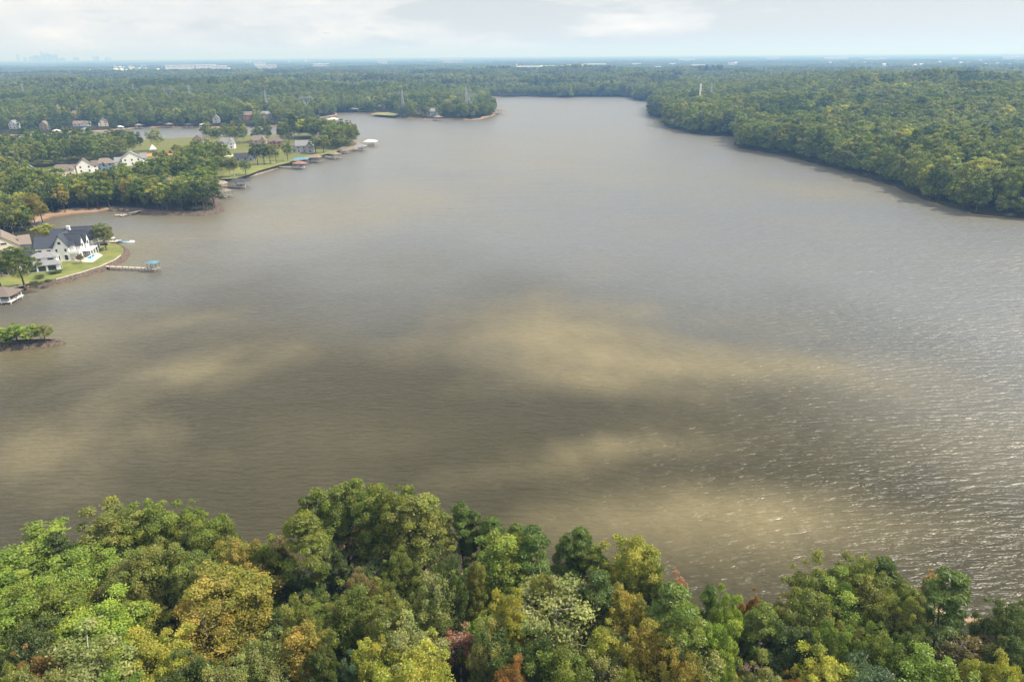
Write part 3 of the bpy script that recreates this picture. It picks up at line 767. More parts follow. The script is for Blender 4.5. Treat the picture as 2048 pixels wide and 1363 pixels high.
def window(root, face, b, u, z, w, h, frame=True, name='window', mat=None):
    x0, x1, y0, y1 = b[:4]
    def boxat(mb, hw, hh, p0, p1):
        if face == 'y-': mb.box(u - hw, u + hw, y0 - p1, y0 - p0, z - hh, z + hh)
        elif face == 'y+': mb.box(u - hw, u + hw, y1 + p0, y1 + p1, z - hh, z + hh)
        elif face == 'x+': mb.box(x1 + p0, x1 + p1, u - hw, u + hw, z - hh, z + hh)
        else: mb.box(x0 - p1, x0 - p0, u - hw, u + hw, z - hh, z + hh)
    m = MB(); boxat(m, w / 2, h / 2, -.05, .06)
    o = m.build(name, mat or M['glass'], root)
    if frame:
        f = MB(); e = .11
        if face[0] == 'y':
            Y = (y0 - .09, y0 - .01) if face == 'y-' else (y1 + .01, y1 + .09)
            for xa, xb, za, zb in ((u - w/2 - e, u + w/2 + e, z + h/2 + .002, z + h/2 + e), (u - w/2 - e, u + w/2 + e, z - h/2 - e, z - h/2 - .002), (u - w/2 - e, u - w/2 - .002, z - h/2, z + h/2), (u + w/2 + .002, u + w/2 + e, z - h/2, z + h/2)):
                f.box(xa, xb, Y[0], Y[1], za, zb)
        else:
            X = (x1 + .01, x1 + .09) if face == 'x+' else (x0 - .09, x0 - .01)
            for ya, yb, za, zb in ((u - w/2 - e, u + w/2 + e, z + h/2 + .002, z + h/2 + e), (u - w/2 - e, u + w/2 + e, z - h/2 - e, z - h/2 - .002), (u - w/2 - e, u - w/2 - .002, z - h/2, z + h/2), (u + w/2 + .002, u + w/2 + e, z - h/2, z + h/2)):
                f.box(X[0], X[1], ya, yb, za, zb)
        f.build('frame', M['trim'], o)
    return o
EXC = []            # circles (x, y, r) and sight corridors kept free of scattered trees
def house(loc, rz, blocks, wall, roof, label, cat='house', group=None, wins=(), name='house', front=24.0, chimney=None, frames=True, clear=2.0, roofs=None):
    root = empty(name, loc, rz, label, cat, group)
    w, r = MB(), MB()
    for i, b in enumerate(blocks):
        gable_walls(w, b)
    w.build('wall', M[wall], root)
    for b in blocks: gable_roof(r, b)
    ro = r.build('roof', M[roof], root)
    if chimney:
        x, y, z0, z1, s = chimney
        MB().box(x - s, x + s, y - s, y + s, z0, z1).box(x - s - .1, x + s + .1, y - s - .1, y + s + .1, z1 + .001, z1 + .25).build('chimney', M['brick' if wall in ('brick', 'tan') else wall], ro)
    for (bi, face, u, z, ww, hh) in wins: window(root, face, blocks[bi], u, z, ww, hh, frames)
    xs = [v for b in blocks for v in b[:2]]; ys = [v for b in blocks for v in b[2:4]]
    cx, cy = (min(xs) + max(xs)) / 2, (min(ys) + max(ys)) / 2
    c, s = math.cos(rz), math.sin(rz)
    gx, gy = loc[0] + cx * c - cy * s, loc[1] + cx * s + cy * c
    rad = .5 * math.hypot(max(xs) - min(xs), max(ys) - min(ys)) * .85 + clear
    EXC.append((gx, gy, rad))
    dd = math.hypot(gx, gy)
    for t in np.arange(4, front, 4.0):
        EXC.append((gx - gx / dd * (rad * .6 + t), gy - gy / dd * (rad * .6 + t), rad * .62))
    return root

# the white house on the point
H0 = (-190.5, 277.2, 1.7)
mb_ = [(0, 5.6, 0, 14, 6.2, 4.6, 'y'), (-7.2, .3, .7, 7.7, 5.9, 3.9, 'x'), (-12.6, -6.9, -.6, 6.4, 2.9, 4.2, 'x'), (2.0, 9.2, 3.0, 7.2, 6.1, 4.2, 'x'), (2.0, 9.6, 8.1, 12.3, 6.1, 4.4, 'x'),
       (-4.2, 1.2, 9.0, 16.4, 6.5, 4.4, 'x'), (1.0, 10.6, 13.2, 20.2, 5.8, 4.9, 'x'), (5.2, 7.4, 1.0, 2.6, 6.6, 1.0, 'x')]
wn_ = [(0, 'y-', 2.6, 7.6, 1.1, 1.1), (0, 'y-', 1.0, 4.6, .8, 1.2), (0, 'y-', 4.4, 4.6, .8, 1.2), (0, 'y-', 1.2, 1.5, .9, 1.9), (0, 'y-', 4.1, 1.5, 1.2, 2.2), (1, 'y-', -5.6, 4.2, 1.4, 1.3), (1, 'y-', -2.2, 4.2, 1.4, 1.3), (1, 'y-', -3.6, 1.4, 1.2, 1.6),
       (3, 'x+', 5.1, 8.3, .9, 1.1), (3, 'x+', 5.1, 5.4, 1.6, 1.5), (3, 'x+', 4.2, 1.6, 1.3, 2.6), (3, 'x+', 6.0, 1.6, 1.3, 2.6), (4, 'x+', 10.2, 8.4, .9, 1.1), (4, 'x+', 10.2, 5.2, 1.6, 1.5), (4, 'x+', 9.3, 1.6, 1.3, 2.6), (4, 'x+', 11.1, 1.6, 1.3, 2.6),
       (6, 'x+', 16.7, 6.6, 1.4, 1.4), (6, 'x+', 15.2, 1.7, 2.2, 2.6), (6, 'x+', 18.2, 1.7, 2.2, 2.6), (7, 'x+', 1.8, 5.9, .9, 1.0), (2, 'y-', -9.8, 1.5, 2.6, 2.0), (2, 'y-', -7.7, 1.6, .9, 1.2)]
mansion = house(H0, R(12), mb_, 'white', 'slate', 'large white house with steep dark gabled roofs on the grassy point', 'house', None, wn_, 'house', 10, (2.8, 12.4, 8, 11.9, .55))
pc = MB().box(5.7, 9.4, -.4, 2.9, 2.95, 3.2).box(9.3, 12.6, 3.2, 12.4, 2.9, 3.15); pc.build('porch_roof', M['white'], mansion)
for (x, y) in ((9.1, -.1), (9.1, 2.6), (12.3, 3.5), (12.3, 6.4), (12.3, 9.2), (12.3, 12.1)):
    MB().box(x - .18, x + .18, y - .18, y + .18, -.4, 2.89).build('post', M['white'], mansion)
MB().box(5.7, 9.5, -.44, -.36, 3.21, 4.0).box(9.42, 9.5, -.35, 2.9, 3.21, 4.0).build('balcony_rail', M['white'], mansion)
# pool pavilion in front of it
G0 = at(92, 540, 1.7)
gh_ = house((G0[0], G0[1], 1.7), R(24), [(-4.6, 4.4, .6, 5.6, 5.0, 1.7, 'h'), (-5.6, 5.6, -2.6, .62, 2.7, 1.5, 'h')], 'white', 'grey_roof', 'small white two-storey pool house with grey hipped roofs below the large white house', 'house', None,
            [(0, 'y-', 2.4, 4.0, 2.0, 1.1), (0, 'y-', -1.6, 4.0, 1.4, 1.0), (0, 'x+', 3.0, 4.0, 1.4, 1.0), (1, 'y-', -3.8, 1.3, 2.6, 2.1), (1, 'y-', -.6, 1.3, 2.6, 2.1), (1, 'y-', 2.8, 1.3, 2.8, 2.1), (1, 'x+', -1.2, 1.3, 1.9, 2.1)], 'pool_house', 10)
# tan-roofed house at the left edge
T0 = at(33, 512, 1.7)
house((T0[0] - 4, T0[1], 1.7), R(36), [(-6.5, 6.5, 0, 17, 3.1, 5.2, 'y'), (-11.5, -6.0, 2, 9, 2.9, 3.0, 'x'), (5.8, 9.5, 5, 14, 2.9, 3.2, 'x')], 'cream', 'tan_roof', 'cream house with a broad tan roof at the left edge behind the pool house', 'house', None,
      [(0, 'y-', 0, 5.4, 2.2, .9), (0, 'y-', -4, 1.5, 1.6, 1.5), (0, 'y-', -1.2, 1.5, 1.6, 1.5), (0, 'y-', 1.6, 1.5, 1.6, 1.5), (0, 'y-', 4.4, 1.5, 1.4, 2.2), (1, 'y-', -10.2, 1.5, 1.2, 1.5), (1, 'y-', -8.0, 1.5, 1.2, 1.5)], 'house', 10)
# lower house part seen between the trees at the left edge
L0 = at(14, 556, 1.7)
house((L0[0] - 5, L0[1] + 1, 1.7), R(20), [(-5, 6, 0, 7, 3, 2.6, 'x')], 'tan', 'grey_roof', 'low tan cottage half hidden by trees at the left edge', 'house', None, [(0, 'y-', 3.5, 1.4, 1.6, 1.4), (0, 'x+', 3.5, 1.4, 1.4, 1.4)], 'house', 6)

# houses along the street, on the peninsula and on the far bank
def windows_for(bl, n=3):
    out = []
    for i, b in enumerate(bl[:n]):
        x0, x1, y0, y1, h = b[:5]
        levels = [1.5] if h < 4 else [1.5, 4.3]
        for z in levels:
            k = max(1, int((x1 - x0) / 4.4))
            for j in range(k): out.append((i, 'y-', x0 + (x1 - x0) * (j + .5) / k, z, 1.1, 1.35))
            if i == 0: out.append((i, 'x+', (y0 + y1) / 2, z, 1.3, 1.5))
    return out
def plan(kind, s=1.0, h=5.4):
    if kind == 'L': b = [(-9, 6, 0, 8.5, h, 4.0, 'x'), (1.0, 7.5, -5.0, 4.3, h * .92, 3.9, 'y'), (-12.5, -8.9, 1, 7.4, 3.0, 2.8, 'x')]
    elif kind == 'T': b = [(-7, 7, 0, 9.5, h, 4.6, 'y'), (-12, -6.5, 2, 9, 3.2, 3.0, 'x'), (6.5, 11, 1.5, 8.2, h * .9, 3.2, 'x')]
    elif kind == 'H': b = [(-9, 8, 0, 9, h, 3.6, 'h'), (-5, 1.5, -3.6, .3, h * .8, 2.4, 'y')]
    elif kind == 'R': b = [(-13, 11, 0, 9, 3.0, 3.0, 'x'), (2, 9, -3.5, 4.5, 3.0, 2.8, 'y')]
    else: b = [(-5, 5, 0, 8, h, 4.0, 'y')]
    return [tuple(v * s if i < 4 else v for i, v in enumerate(q[:4])) + q[4:] for q in b]
HOUSES = [  # px, py of the base, ground z, plan, scale, wall height, heading, wall, roof, label
 (64, 357, 2.5, 'S', .85, 5.2, 35, 'bluegrey', 'grey_roof', 'narrow blue-grey house with white gable among the trees at the left'),
 (128, 352, 2.5, 'H', .85, 4.2, 25, 'cream', 'brown_roof', 'house with low brown hipped roof, first of the street row'),
 (172, 346, 2.5, 'T', .76, 5.4, 30, 'white', 'brown_roof', 'white house with brown roof in the street row'),
 (214, 341, 2.5, 'H', .72, 5.2, 25, 'bluegrey', 'tan_roof', 'blue-grey house with tan roof in the street row'),
 (266, 331, 2.5, 'T', .98, 5.6, 28, 'white', 'grey_roof', 'largest white house with grey gables, last of the street row'),
 (400, 306, 2.5, 'R', .66, 3, 5, 'grey_wall', 'grey_roof', 'long low house with slate grey roof beside the orange earth strip'),
 (397, 290, 2.5, 'S', 1.0, 5, 10, 'tan', 'brown_roof', 'brown-roofed house at the edge of the pines beyond the long low house'),
 (458, 297, 2.5, 'L', .76, 5.2, 8, 'white', 'grey_roof', 'white house with grey roof and columned porch behind the long low house'),
 (522, 293, 2.5, 'L', .74, 5.8, 8, 'tan', 'tan_roof', 'tan house with several pointed gables on the peninsula'),
 (553, 295, 2.5, 'H', .7, 5.4, 15, 'brick', 'brown_roof', 'brown-roofed brick house beside the pointed-gable tan house'),
 (612, 305, 2.5, 'L', .92, 6, 12, 'grey_wall', 'grey_roof', 'large grey house with many gables near the tip of the peninsula'),
 (638, 287, 2.5, 'S', 1.0, 5.4, 12, 'cream', 'tan_roof', 'cream house with tan roof behind the large grey house'),
 (493, 322, 2.5, 'R', .7, 3, 12, 'grey_wall', 'dark_roof', 'dark-roofed low house behind the lawn oaks on the peninsula'),
 (350, 384, 2.5, 'H', .75, 5, 20, 'tan', 'tan_roof', 'tan-roofed house buried in the shoreline trees'),
]
FARH = [
 (26, 258, 'S', .9, 'white', 'grey_roof', 'white house at the far bank, close to the left edge'), (88, 260, 'S', .9, 'tan', 'tan_roof', 'tall tan house above the red clay bank'),
 (126, 224, 'L', .9, 'tan', 'brown_roof', 'brown-roofed house on the wooded slope, left of the brick one'), (150, 225, 'H', .8, 'brick', 'brown_roof', 'brick-coloured house on the wooded slope'),
 (166, 257, 'R', .8, 'white', 'tan_roof', 'low white house behind the far bank docks'), (207, 253, 'S', 1.0, 'cream', 'brown_roof', 'cream house by the far bank with a tall gable'),
 (71, 184, 'R', 1.1, 'tan', 'tan_roof', 'long pale roof on the high wooded ridge at the left'), (433, 248, 'S', .8, 'white', 'grey_roof', 'small white house at the far bank'),
 (505, 251, 'L', 1.1, 'brick', 'brown_roof', 'large brick house at the far bank behind a lawn'), (535, 250, 'H', .9, 'tan', 'grey_roof', 'tan house next to the large brick house on the far bank'),
 (569, 224, 'S', 1.0, 'brick', 'brown_roof', 'red-brown house above the marina shore'), (590, 224, 'S', .9, 'cream', 'tan_roof', 'cream gabled house above the marina shore'),
 (759, 218, 'R', .8, 'brick', 'brown_roof', 'low red brick house at the head of the far cove'), (842, 229, 'S', .8, 'tan', 'brown_roof', 'brown-roofed house in the trees of the far point'),
 (870, 232, 'L', .8, 'grey_wall', 'grey_roof', 'grey house at the shore of the far point'), (884, 225, 'H', .9, 'cream', 'tan_roof', 'cream house with tan roof in the trees of the far point'),
 (905, 194, 'S', 1.0, 'tan', 'tan_roof', 'tan house among trees on the hill behind the far point'),
 (118, 219, 'S', .7, 'tan', 'brown_roof', 'small brown-roofed house highest of the wooded slope group'), (420, 198, 'R', .8, 'tan', 'tan_roof', 'tan roof at the red clearing on the ridge'),
 (345, 250, 'S', .7, 'tan', 'brown_roof', 'small tan house behind the middle of the far bank'),
]
for (px, py, z, kd, s, h, rz, wl_, rf, lab) in HOUSES:
    p = at(px, py, z); bl = plan(kd, s, h)
    house((p[0], p[1], z), R(rz), bl, wl_, rf, lab, 'house', 'houses on the peninsula', windows_for(bl), 'house', 36, None, False)
for (px, py, kd, s, wl_, rf, lab) in FARH:
    z = 4.0
    for _ in range(4):
        p = at(px, py, z); z = gh(p[0], p[1])
    bl = plan(kd, s, 5.6)
    house((p[0], p[1], z), R(rnd.uniform(-5, 40)), bl, wl_, rf, lab, 'house', 'houses on the far bank', windows_for(bl, 1), 'house', 46, None, False, 4.0)

# lawns, drives, patio, pool, seawall
sheet('patio', [(120, 522.3), (150, 521), (172, 524), (186, 524), (206, 510), (196, 505), (190, 498), (150, 512)], 1.81, M['stone'])
sheet('driveway', [(-60, 548), (40, 542), (64, 532), (70, 520), (58, 516), (40, 524), (0, 530), (-60, 536)], 1.80, M['concrete'])
sheet('garden_path', [(-60, 579.5), (0, 576.5), (34, 572), (45, 569.5), (45, 571.3), (34, 574), (0, 578.2), (-60, 581.5)], 1.785, M['concrete'])
pp = [at(171, 517.5, 1.95), at(181, 517.5, 1.95), at(193, 509.5, 1.95), at(184, 509, 1.95)]
rp_ = empty('swimming_pool', (0, 0, 0), 0, 'bright blue swimming pool on the pale terrace', 'swimming pool')
o_ = MB().poly([(p[0], p[1], 1.70) for p in pp], [(p[0], p[1], 1.87) for p in pp])
c_ = np.mean(pp, 0)
o_.build('water', M['pool'], rp_)
rim = MB(); q_ = [c_ + (p - c_) * 1.16 for p in pp]
for i in range(4):
    j = (i + 1) % 4
    rim.poly([(v[0], v[1], 1.72) for v in (pp[i], q_[i], q_[j], pp[j])], [(v[0], v[1], 1.93) for v in (pp[i], q_[i], q_[j], pp[j])])
rim.build('rim', M['white'], rp_)
def strip_mesh(pts, offs, seed=1, sub=1.0, noise=.0):
    """a band along a line of world points: offs = [(inward offset, z)]"""
    P = [Vector((p[0], p[1])) for p in pts]; D = []
    for a, b_ in zip(P, P[1:]):
        n = max(1, int((b_ - a).length / sub)); D += [a.lerp(b_, i / n) for i in range(n)]
    D.append(P[-1]); rs = random.Random(seed); vs, fs = [], []; k = len(offs)
    for i, p in enumerate(D):
        t = (D[min(i + 1, len(D) - 1)] - D[max(i - 1, 0)]).normalized(); nrm = Vector((-t.y, t.x))
        for (o, z) in offs: vs.append((p.x + nrm.x * o + rs.uniform(-noise, noise), p.y + nrm.y * o + rs.uniform(-noise, noise), z + rs.uniform(-noise, noise) * .7))
    for i in range(len(D) - 1):
        for j in range(k - 1): fs.append((i * k + j, (i + 1) * k + j, (i + 1) * k + j + 1, i * k + j + 1))
    return vs, fs
SH_OLD = None
SH = W([(60, 577), (75, 576), (120, 568), (170, 554), (210, 541), (238, 528), (252, 518), (259, 508), (254, 499), (240, 493), (222, 491)])
M['riprap'] = plain('riprap_stone', (.105, .08, .062), .95, .6, 1.6)
v_, f_ = strip_mesh(SH, [(-.9, -.5), (-.4, .2), (.1, .7), (.6, 1.2), (1.2, 1.62), (1.6, 1.66)], 3, .6, .16)
me = bpy.data.meshes.new('rock_bank'); me.from_pydata(v_, [], f_); me.materials.append(M['riprap'])
tag(obj('rock_bank', me), 'brown boulder bank between the lawn and the lake', 'rock bank', kind='structure')
v_, f_ = strip_mesh(SH[2:7], [(1.55, 1.4), (1.55, 1.92), (1.85, 1.92), (1.85, 1.4)], 3, 1.0, 0)
me = bpy.data.meshes.new('sea_wall'); me.from_pydata(v_, [], f_); me.materials.append(M['concrete'])
tag(obj('sea_wall', me), 'low pale sea wall capping the rock bank along the curved lawn', 'sea wall')
IS = W([(-120, 707), (0, 701), (60, 698), (100, 693), (122, 689), (131, 685.5), (122, 681), (100, 679), (70, 680), (0, 683)])
v_, f_ = strip_mesh(IS, [(-.6, -.5), (-.1, .25), (.5, .75), (1.2, 1.05), (2.0, 1.08)], 8, .5, .12)
me = bpy.data.meshes.new('island_rock_bank'); me.from_pydata(v_, [], f_); me.materials.append(M['riprap'])
tag(obj('rock_bank', me), 'dark boulder rim around the small wooded spit', 'rock bank', kind='structure')
v_, f_ = strip_mesh(SH, [(1.7, 0)], 3, 2.0, 0)
sheet('front_lawn', None, 1.765, M['lawn'], [tuple(q[:2]) for q in W([(-80, 583), (0, 575), (45, 571.5)], 1.765)] + [(q[0], q[1]) for q in v_] + W([(216, 490.5), (195, 491), (160, 491), (110, 489), (60, 488), (-60, 496)], 1.765))
M['pale_rock'] = plain('shore_rock', (.25, .205, .175), .95, .55, .9)
for pts_, lab_ in (([(437, 371), (462, 362.5), (490, 355.5), (512, 350.5), (540, 341.5), (560, 334.5), (600, 326.5), (640, 315.5), (680, 305.5), (712, 298.5), (722, 292.5), (719, 286)], 'pale tumbled rocks along the peninsula shore below the lawns'),
                   ([(215, 421.5), (245, 422.5), (275, 425.5), (310, 429.5), (360, 431.5), (410, 431), (438, 426.5), (446, 421.5), (441, 408), (434, 394)], 'dark rocks along the wooded shore of the cove')):
    v_, f_ = strip_mesh(W(pts_), [(-1.2, -.5), (-.3, .3), (.7, .9), (1.8, 1.3), (3.2, 1.7), (4.6, 1.5)], 17, 1.3, .42)
    me = bpy.data.meshes.new('shore_rocks'); me.from_pydata(v_, [], f_); me.materials.append(M['pale_rock' if 'pale' in lab_ else 'riprap'])
    tag(obj('shore_rocks', me), lab_, 'rocks', kind='structure')
zz = 2.56
sheet('street_lawn', [(196, 356), (215, 348), (245, 341), (292, 330), (300, 325), (330, 318), (380, 312), (430, 309), (470, 306), (560, 298), (566, 305), (470, 316), (440, 322), (400, 330), (340, 346), (300, 356), (250, 362), (200, 362)], zz, M['lawn'])
sheet('street', [(205, 349.5), (240, 345.5), (295, 341), (320, 330), (375, 321), (440, 312), (470, 309.5), (470, 311.5), (440, 314.5), (380, 323.5), (328, 333), (306, 345), (240, 350), (205, 354)], zz + .05, M['concrete'])
sheet('street_verge', [(228, 359), (300, 357), (302, 354.5), (228, 355.5)], zz + .04, M['white_roof'])
sheet('bare_earth', [(292, 313), (345, 309), (346, 304), (330, 303.5), (292, 308)], zz + .04, M['orange_cloth'])
sheet('shore_lawn', [(441, 358), (450, 346), (468, 338), (500, 329), (545, 322), (585, 319), (630, 308), (672, 299), (690, 299.5), (640, 311), (600, 321), (560, 329.5), (520, 341), (495, 350), (470, 357)], zz, M['lawn'])
sheet('dry_lawn', [(585, 319), (630, 308), (660, 304), (640, 310), (600, 320), (580, 324)], zz + .04, M['drygrass'])
sheet('far_meadow', [(743, 228.5), (772, 230.8), (788, 232), (800, 229), (776, 224.5), (752, 225)], 3.0, M['drygrass'])
for (px, py) in ((300, 348), (260, 352), (335, 340), (360, 326), (440, 318), (480, 312)): p = at(px, py, 2.5); EXC.append((p[0], p[1], 16))
for (px, py, r_) in ((470, 345, 20), (500, 340, 18), (560, 324, 16), (600, 316, 16), (640, 307, 14), (320, 308, 16), (350, 306, 14), (768, 227, 24), (785, 229, 18)): p = at(px, py, 2.5); EXC.append((p[0], p[1], r_))
for (px, py, r_) in ((418, 196, 22), (412, 205, 18), (415, 190, 18), (468, 209, 26), (500, 211, 28), (435, 207, 22)): p = at(px, py, 12); EXC.append((p[0], p[1], r_))

p = at(307, 303.5, 2.5); r_ = empty('garden_canopy', p, .3, 'pale pointed canopy tent beside the bare orange earth strip', 'tent')
MB().add([(-2.6, -2.6, 2.2), (2.6, -2.6, 2.2), (2.6, 2.6, 2.2), (-2.6, 2.6, 2.2), (0, 0, 6.5)], [(0, 1, 4), (1, 2, 4), (2, 3, 4), (3, 0, 4), (3, 2, 1, 0)]).build('canopy', M['white_roof'], r_)
for x, y in ((-2.4, -2.4), (2.4, -2.4), (2.4, 2.4), (-2.4, 2.4)): MB().bar((x, y, 0), (x, y, 2.19), .08).build('pole', M['steel'], r_)
# ------------------------------------------------------------------ docks and boats
def boat(label, loc, rz, Ln=7.0, wd=2.4, canopy=None, group=None, name='boat', col='hull'):
    r = empty(name, loc, rz, label, 'boat', group)
    n = 9; bot, top = [], []
    for sgn in (1, -1):
        rng = range(n) if sgn == 1 else range(n - 2, 0, -1)
        for i in rng:
            t = i / (n - 1); w = wd / 2 * (1 - max(0, (t - .45) / .55) ** 2.2) * (.94 if t == 0 else 1)
            w = max(w, .03)
            top.append((-Ln / 2 + t * Ln, sgn * w, .75 + .25 * t * t)); bot.append((-Ln / 2 + t * Ln * .93, sgn * w * .7, -.2))
    MB().poly(bot, top).build('hull', M[col], r)
    MB().box(-Ln * .36, Ln * .12, -wd * .34, wd * .34, .70, .86).build('deck', M['navy'], r)
    MB().slab([(Ln * .1, -wd * .36, .8), (Ln * .1, wd * .36, .8), (Ln * .04, wd * .32, 1.45), (Ln * .04, -wd * .32, 1.45)], .05).build('windscreen', M['glass'], r)
    if canopy: 
        MB().box(-Ln * .3, Ln * .08, -wd * .45, wd * .45, 2.1, 2.2).build('canopy', M[canopy], r)
        f = MB()
        for x in (-Ln * .28, Ln * .06):
            for y in (-wd * .42, wd * .42): f.bar((x, y, .75), (x, y, 2.1), .035)
        f.build('canopy_frame', M['steel'], r)
    return r
def dock(label, root, end, roof=None, w=1.6, rw=6.0, rl=7.0, rz_h=3.4, z=1.0, group='docks along the peninsula', pile=4.0, hip=True):
    a, b_ = np.array(root[:2]), np.array(end[:2]); Ln = float(np.linalg.norm(b_ - a)); ang = math.atan2(b_[1] - a[1], b_[0] - a[0])
    r = empty('boat_dock', (a[0], a[1], 0), ang, label, 'dock', group)
    wk = MB().box(-.5, Ln - (rl if roof else 0), -w / 2, w / 2, z, z + .18)
    wk.build('walkway', M['deck'], r)
    k = max(2, int(Ln / pile))
    for i in range(1, k + 1):
        for s in (-1, 1):
            x = (Ln - (rl if roof else 0)) * i / k - .3
            MB().bar((x, s * (w / 2 + .12), -2), (x, s * (w / 2 + .12), z + .95), .14, 6).build('pile', M['timber'], r)
    if roof:
        x0, x1 = Ln - rl, Ln
        MB().box(x0 + .01, x1, -rw / 2, -rw / 2 + 1.1, z - .02, z + .2).box(x0 + .01, x1, rw / 2 - 1.1, rw / 2, z - .02, z + .2).box(x0 + .01, x0 + 1.2, -rw / 2 + 1.11, rw / 2 - 1.11, z - .02, z + .2).build('slip_deck', M['deck'], r)
        for x in (x0 + .2, (x0 + x1) / 2, x1 - .2):
            for s in (-1, 1): MB().bar((x, s * (rw / 2 - .15), -2), (x, s * (rw / 2 - .15), z + rz_h - .35), .13, 6).build('post', M['white' if roof == 'white_roof' else 'timber'], r)
        rf = MB(); b = (x0, x1, -rw / 2, rw / 2, z + rz_h - .35, rw * .22, 'h' if hip else 'x')
        gable_roof(rf, b, .4); rf.build('roof', M[roof], r)
    return r
dock('long pier with bright blue canopy off the curved lawn', at(213, 538, 0), at(317, 542.5, 0), 'blue_roof', 1.5, 3.3, 3.6, 3.0, 1.1, 'docks by the grassy point', 3.0)
bd = at(14, 602, 0)
r_ = dock('white boathouse with brown-grey hipped roof at the left edge below the lawn', at(33, 574, 0), at(29, 603, 0), None, 1.5, group='docks by the grassy point', pile=3.0)
r2 = empty('boathouse', (bd[0] - 1.5, bd[1], 0), R(4), 'open white boathouse with brown-grey hipped roof at the left edge', 'boathouse')
for x in (-4.8, -1.6, 1.6, 4.8):
    for y in (-3.4, 3.4): MB().box(x - .13, x + .13, y - .13, y + .13, -2, 3.0).build('post', M['white'], r2)
MB().box(-5.2, 5.2, -3.9, -2.7, .7, .95).box(-5.2, 5.2, 2.7, 3.9, .7, .95).box(4.2, 5.2, -2.69, 2.69, .7, .95).build('deck', M['white'], r2)
rf = MB(); gable_roof(rf, (-5.2, 5.2, -3.9, 3.9, 3.0, 2.5, 'h'), .5); rf.build('roof', M['brown_roof'], r2)
r_['label'] = 'white walkway leading from the lawn to the boathouse at the left edge'
boat('white motor boat under the boathouse roof at the left edge', (bd[0] - 1.8, bd[1] - .2, .55), R(180), 7.5, 2.4)
m0 = at(199, 484, 0); m1 = at(233, 490, 0)
dock('pale dock with a small canopy behind the lawn tree', at(193, 486, 0), at(236, 487, 0), None, 3.2, group='docks by the grassy point', pile=4)
for (px, py, rz, cn, lab) in ((203, 483, 20, 'white_roof', 'pontoon boat with white canopy moored behind the lawn tree'), (212, 485, 160, None, 'navy and white motor boat moored behind the lawn tree'), (228, 483.5, 10, 'white_roof', 'white canopied boat at the outer end of the pale dock')):
    p = at(px, py, .3); boat(lab, (p[0], p[1], .05), R(rz), 7.0, 2.5, cn)
p = at(257, 484, 0)
r_ = empty('floating_raft', (p[0], p[1], 0), R(8), 'white and blue inflatable raft floating off the grassy point', 'raft')
MB().poly([(math.cos(i * .524) * 2.8, math.sin(i * .524) * 1.6, -.1) for i in range(12)], [(math.cos(i * .524) * 2.8, math.sin(i * .524) * 1.6, .45) for i in range(12)]).build('tube', M['hull'], r_)
MB().box(-2.3, .6, -.8, .8, .451, .7).build('seat_pad', M['blue_roof'], r_)
MB().bar((-4.6, 0, .1), (-2.85, 0, .25), .5, 8, .7).build('tow_float', M['blue_roof'], r_)
p0 = at(70, 461, 0); p1 = at(92, 470, 0)
dock('boathouse with navy roof in the cove behind the tan-roofed house', at(72, 458, 0), at(90, 464.5, 0), 'dark_roof', 1.5, 5.5, 7, 3.2, .9, 'docks by the grassy point')
p = at(86, 467, 0); boat('white boat beneath the navy boathouse roof', (p[0], p[1], .3), R(-30), 6.5, 2.3)
dock('white L-shaped landing stage in the sandy cove', at(286, 424, 0), at(262, 430, 0), None, 2.2, group='docks along the peninsula')
dock('white floating stage at the sandy cove, beside the landing stage', at(262, 430.3, 0), at(230, 432.5, 0), None, 2.4, z=.5)
dock('second white float reaching left from the landing stage', at(268, 428.5, 0), at(242, 433.8, 0), None, 2.0, z=.5)
DK = [((437, 374), (497, 376), 'dark_roof', 8, 12, 'dark-roofed boathouse at the end of a long white walkway'),
      ((434, 393), (460, 396), 'tan_roof', 6, 7, 'small tan-roofed slip right below the dark-roofed boathouse'),
      ((555, 336), (611, 338), 'red_roof', 7, 9, 'red-topped dock with a long walkway in front of the blue canopy'),
      ((568, 331), (617, 329), 'blue_roof', 7, 12, 'dock with pale blue canopy on the peninsula shore'),
      ((606, 325), (643, 325), 'tan_roof', 8, 12, 'wide pale-roofed double dock right of the blue canopy'),
      ((650, 315), (677, 319), 'tan_roof', 7, 9, 'grey-tan roofed dock in the middle of the peninsula shore'),
      ((678, 307), (699, 307), 'brown_roof', 7, 9, 'brown-roofed dock with dark underside near the tip'),
      ((697, 302), (733, 302), 'grey_roof', 8, 11, 'grey-roofed dock with arched canopy closest to the tip'),
      ((717, 296), (732, 295), None, 7, 9, 'low open dock at the tip of the peninsula'),
      ((724, 292), (754, 292), 'white_roof', 8, 12, 'white-roofed dock standing alone off the tip')]
for k, (a, b_, rf, rw, rl, lab) in enumerate(DK):
    dock(lab, at(*a, 0), at(*b_, 0), rf, 1.6, rw, rl, 3.8)
    if rf and k not in (1, 5):
        p = at(*b_, 0); q = at(*a, 0); an = math.atan2(p[1] - q[1], p[0] - q[0]); u = (p - q) / np.linalg.norm(p - q)
        boat('motor boat lifted under the ' + lab.split(' at ')[0].split(' with ')[0].split(' right')[0].split(' in ')[0].split(' near')[0].split(' standing')[0].split(' on ')[0] + ', shaded by its roof', (p[0] - u[0] * rl * .42, p[1] - u[1] * rl * .42, 1.2), an + math.pi, 7, 2.4, None, 'boats on the peninsula docks')
FD = [((112, 268), (117, 270), 'white_roof'), ((166, 264), (176, 266), 'grey_roof'), ((236, 259), (243, 262), 'white_roof'), ((272, 256), (281, 258), 'tan_roof'), ((334, 255), (343, 256), 'tan_roof'), ((395, 254.5), (412, 257), 'white_roof'), ((372, 255), (380, 257), 'dark_roof')]
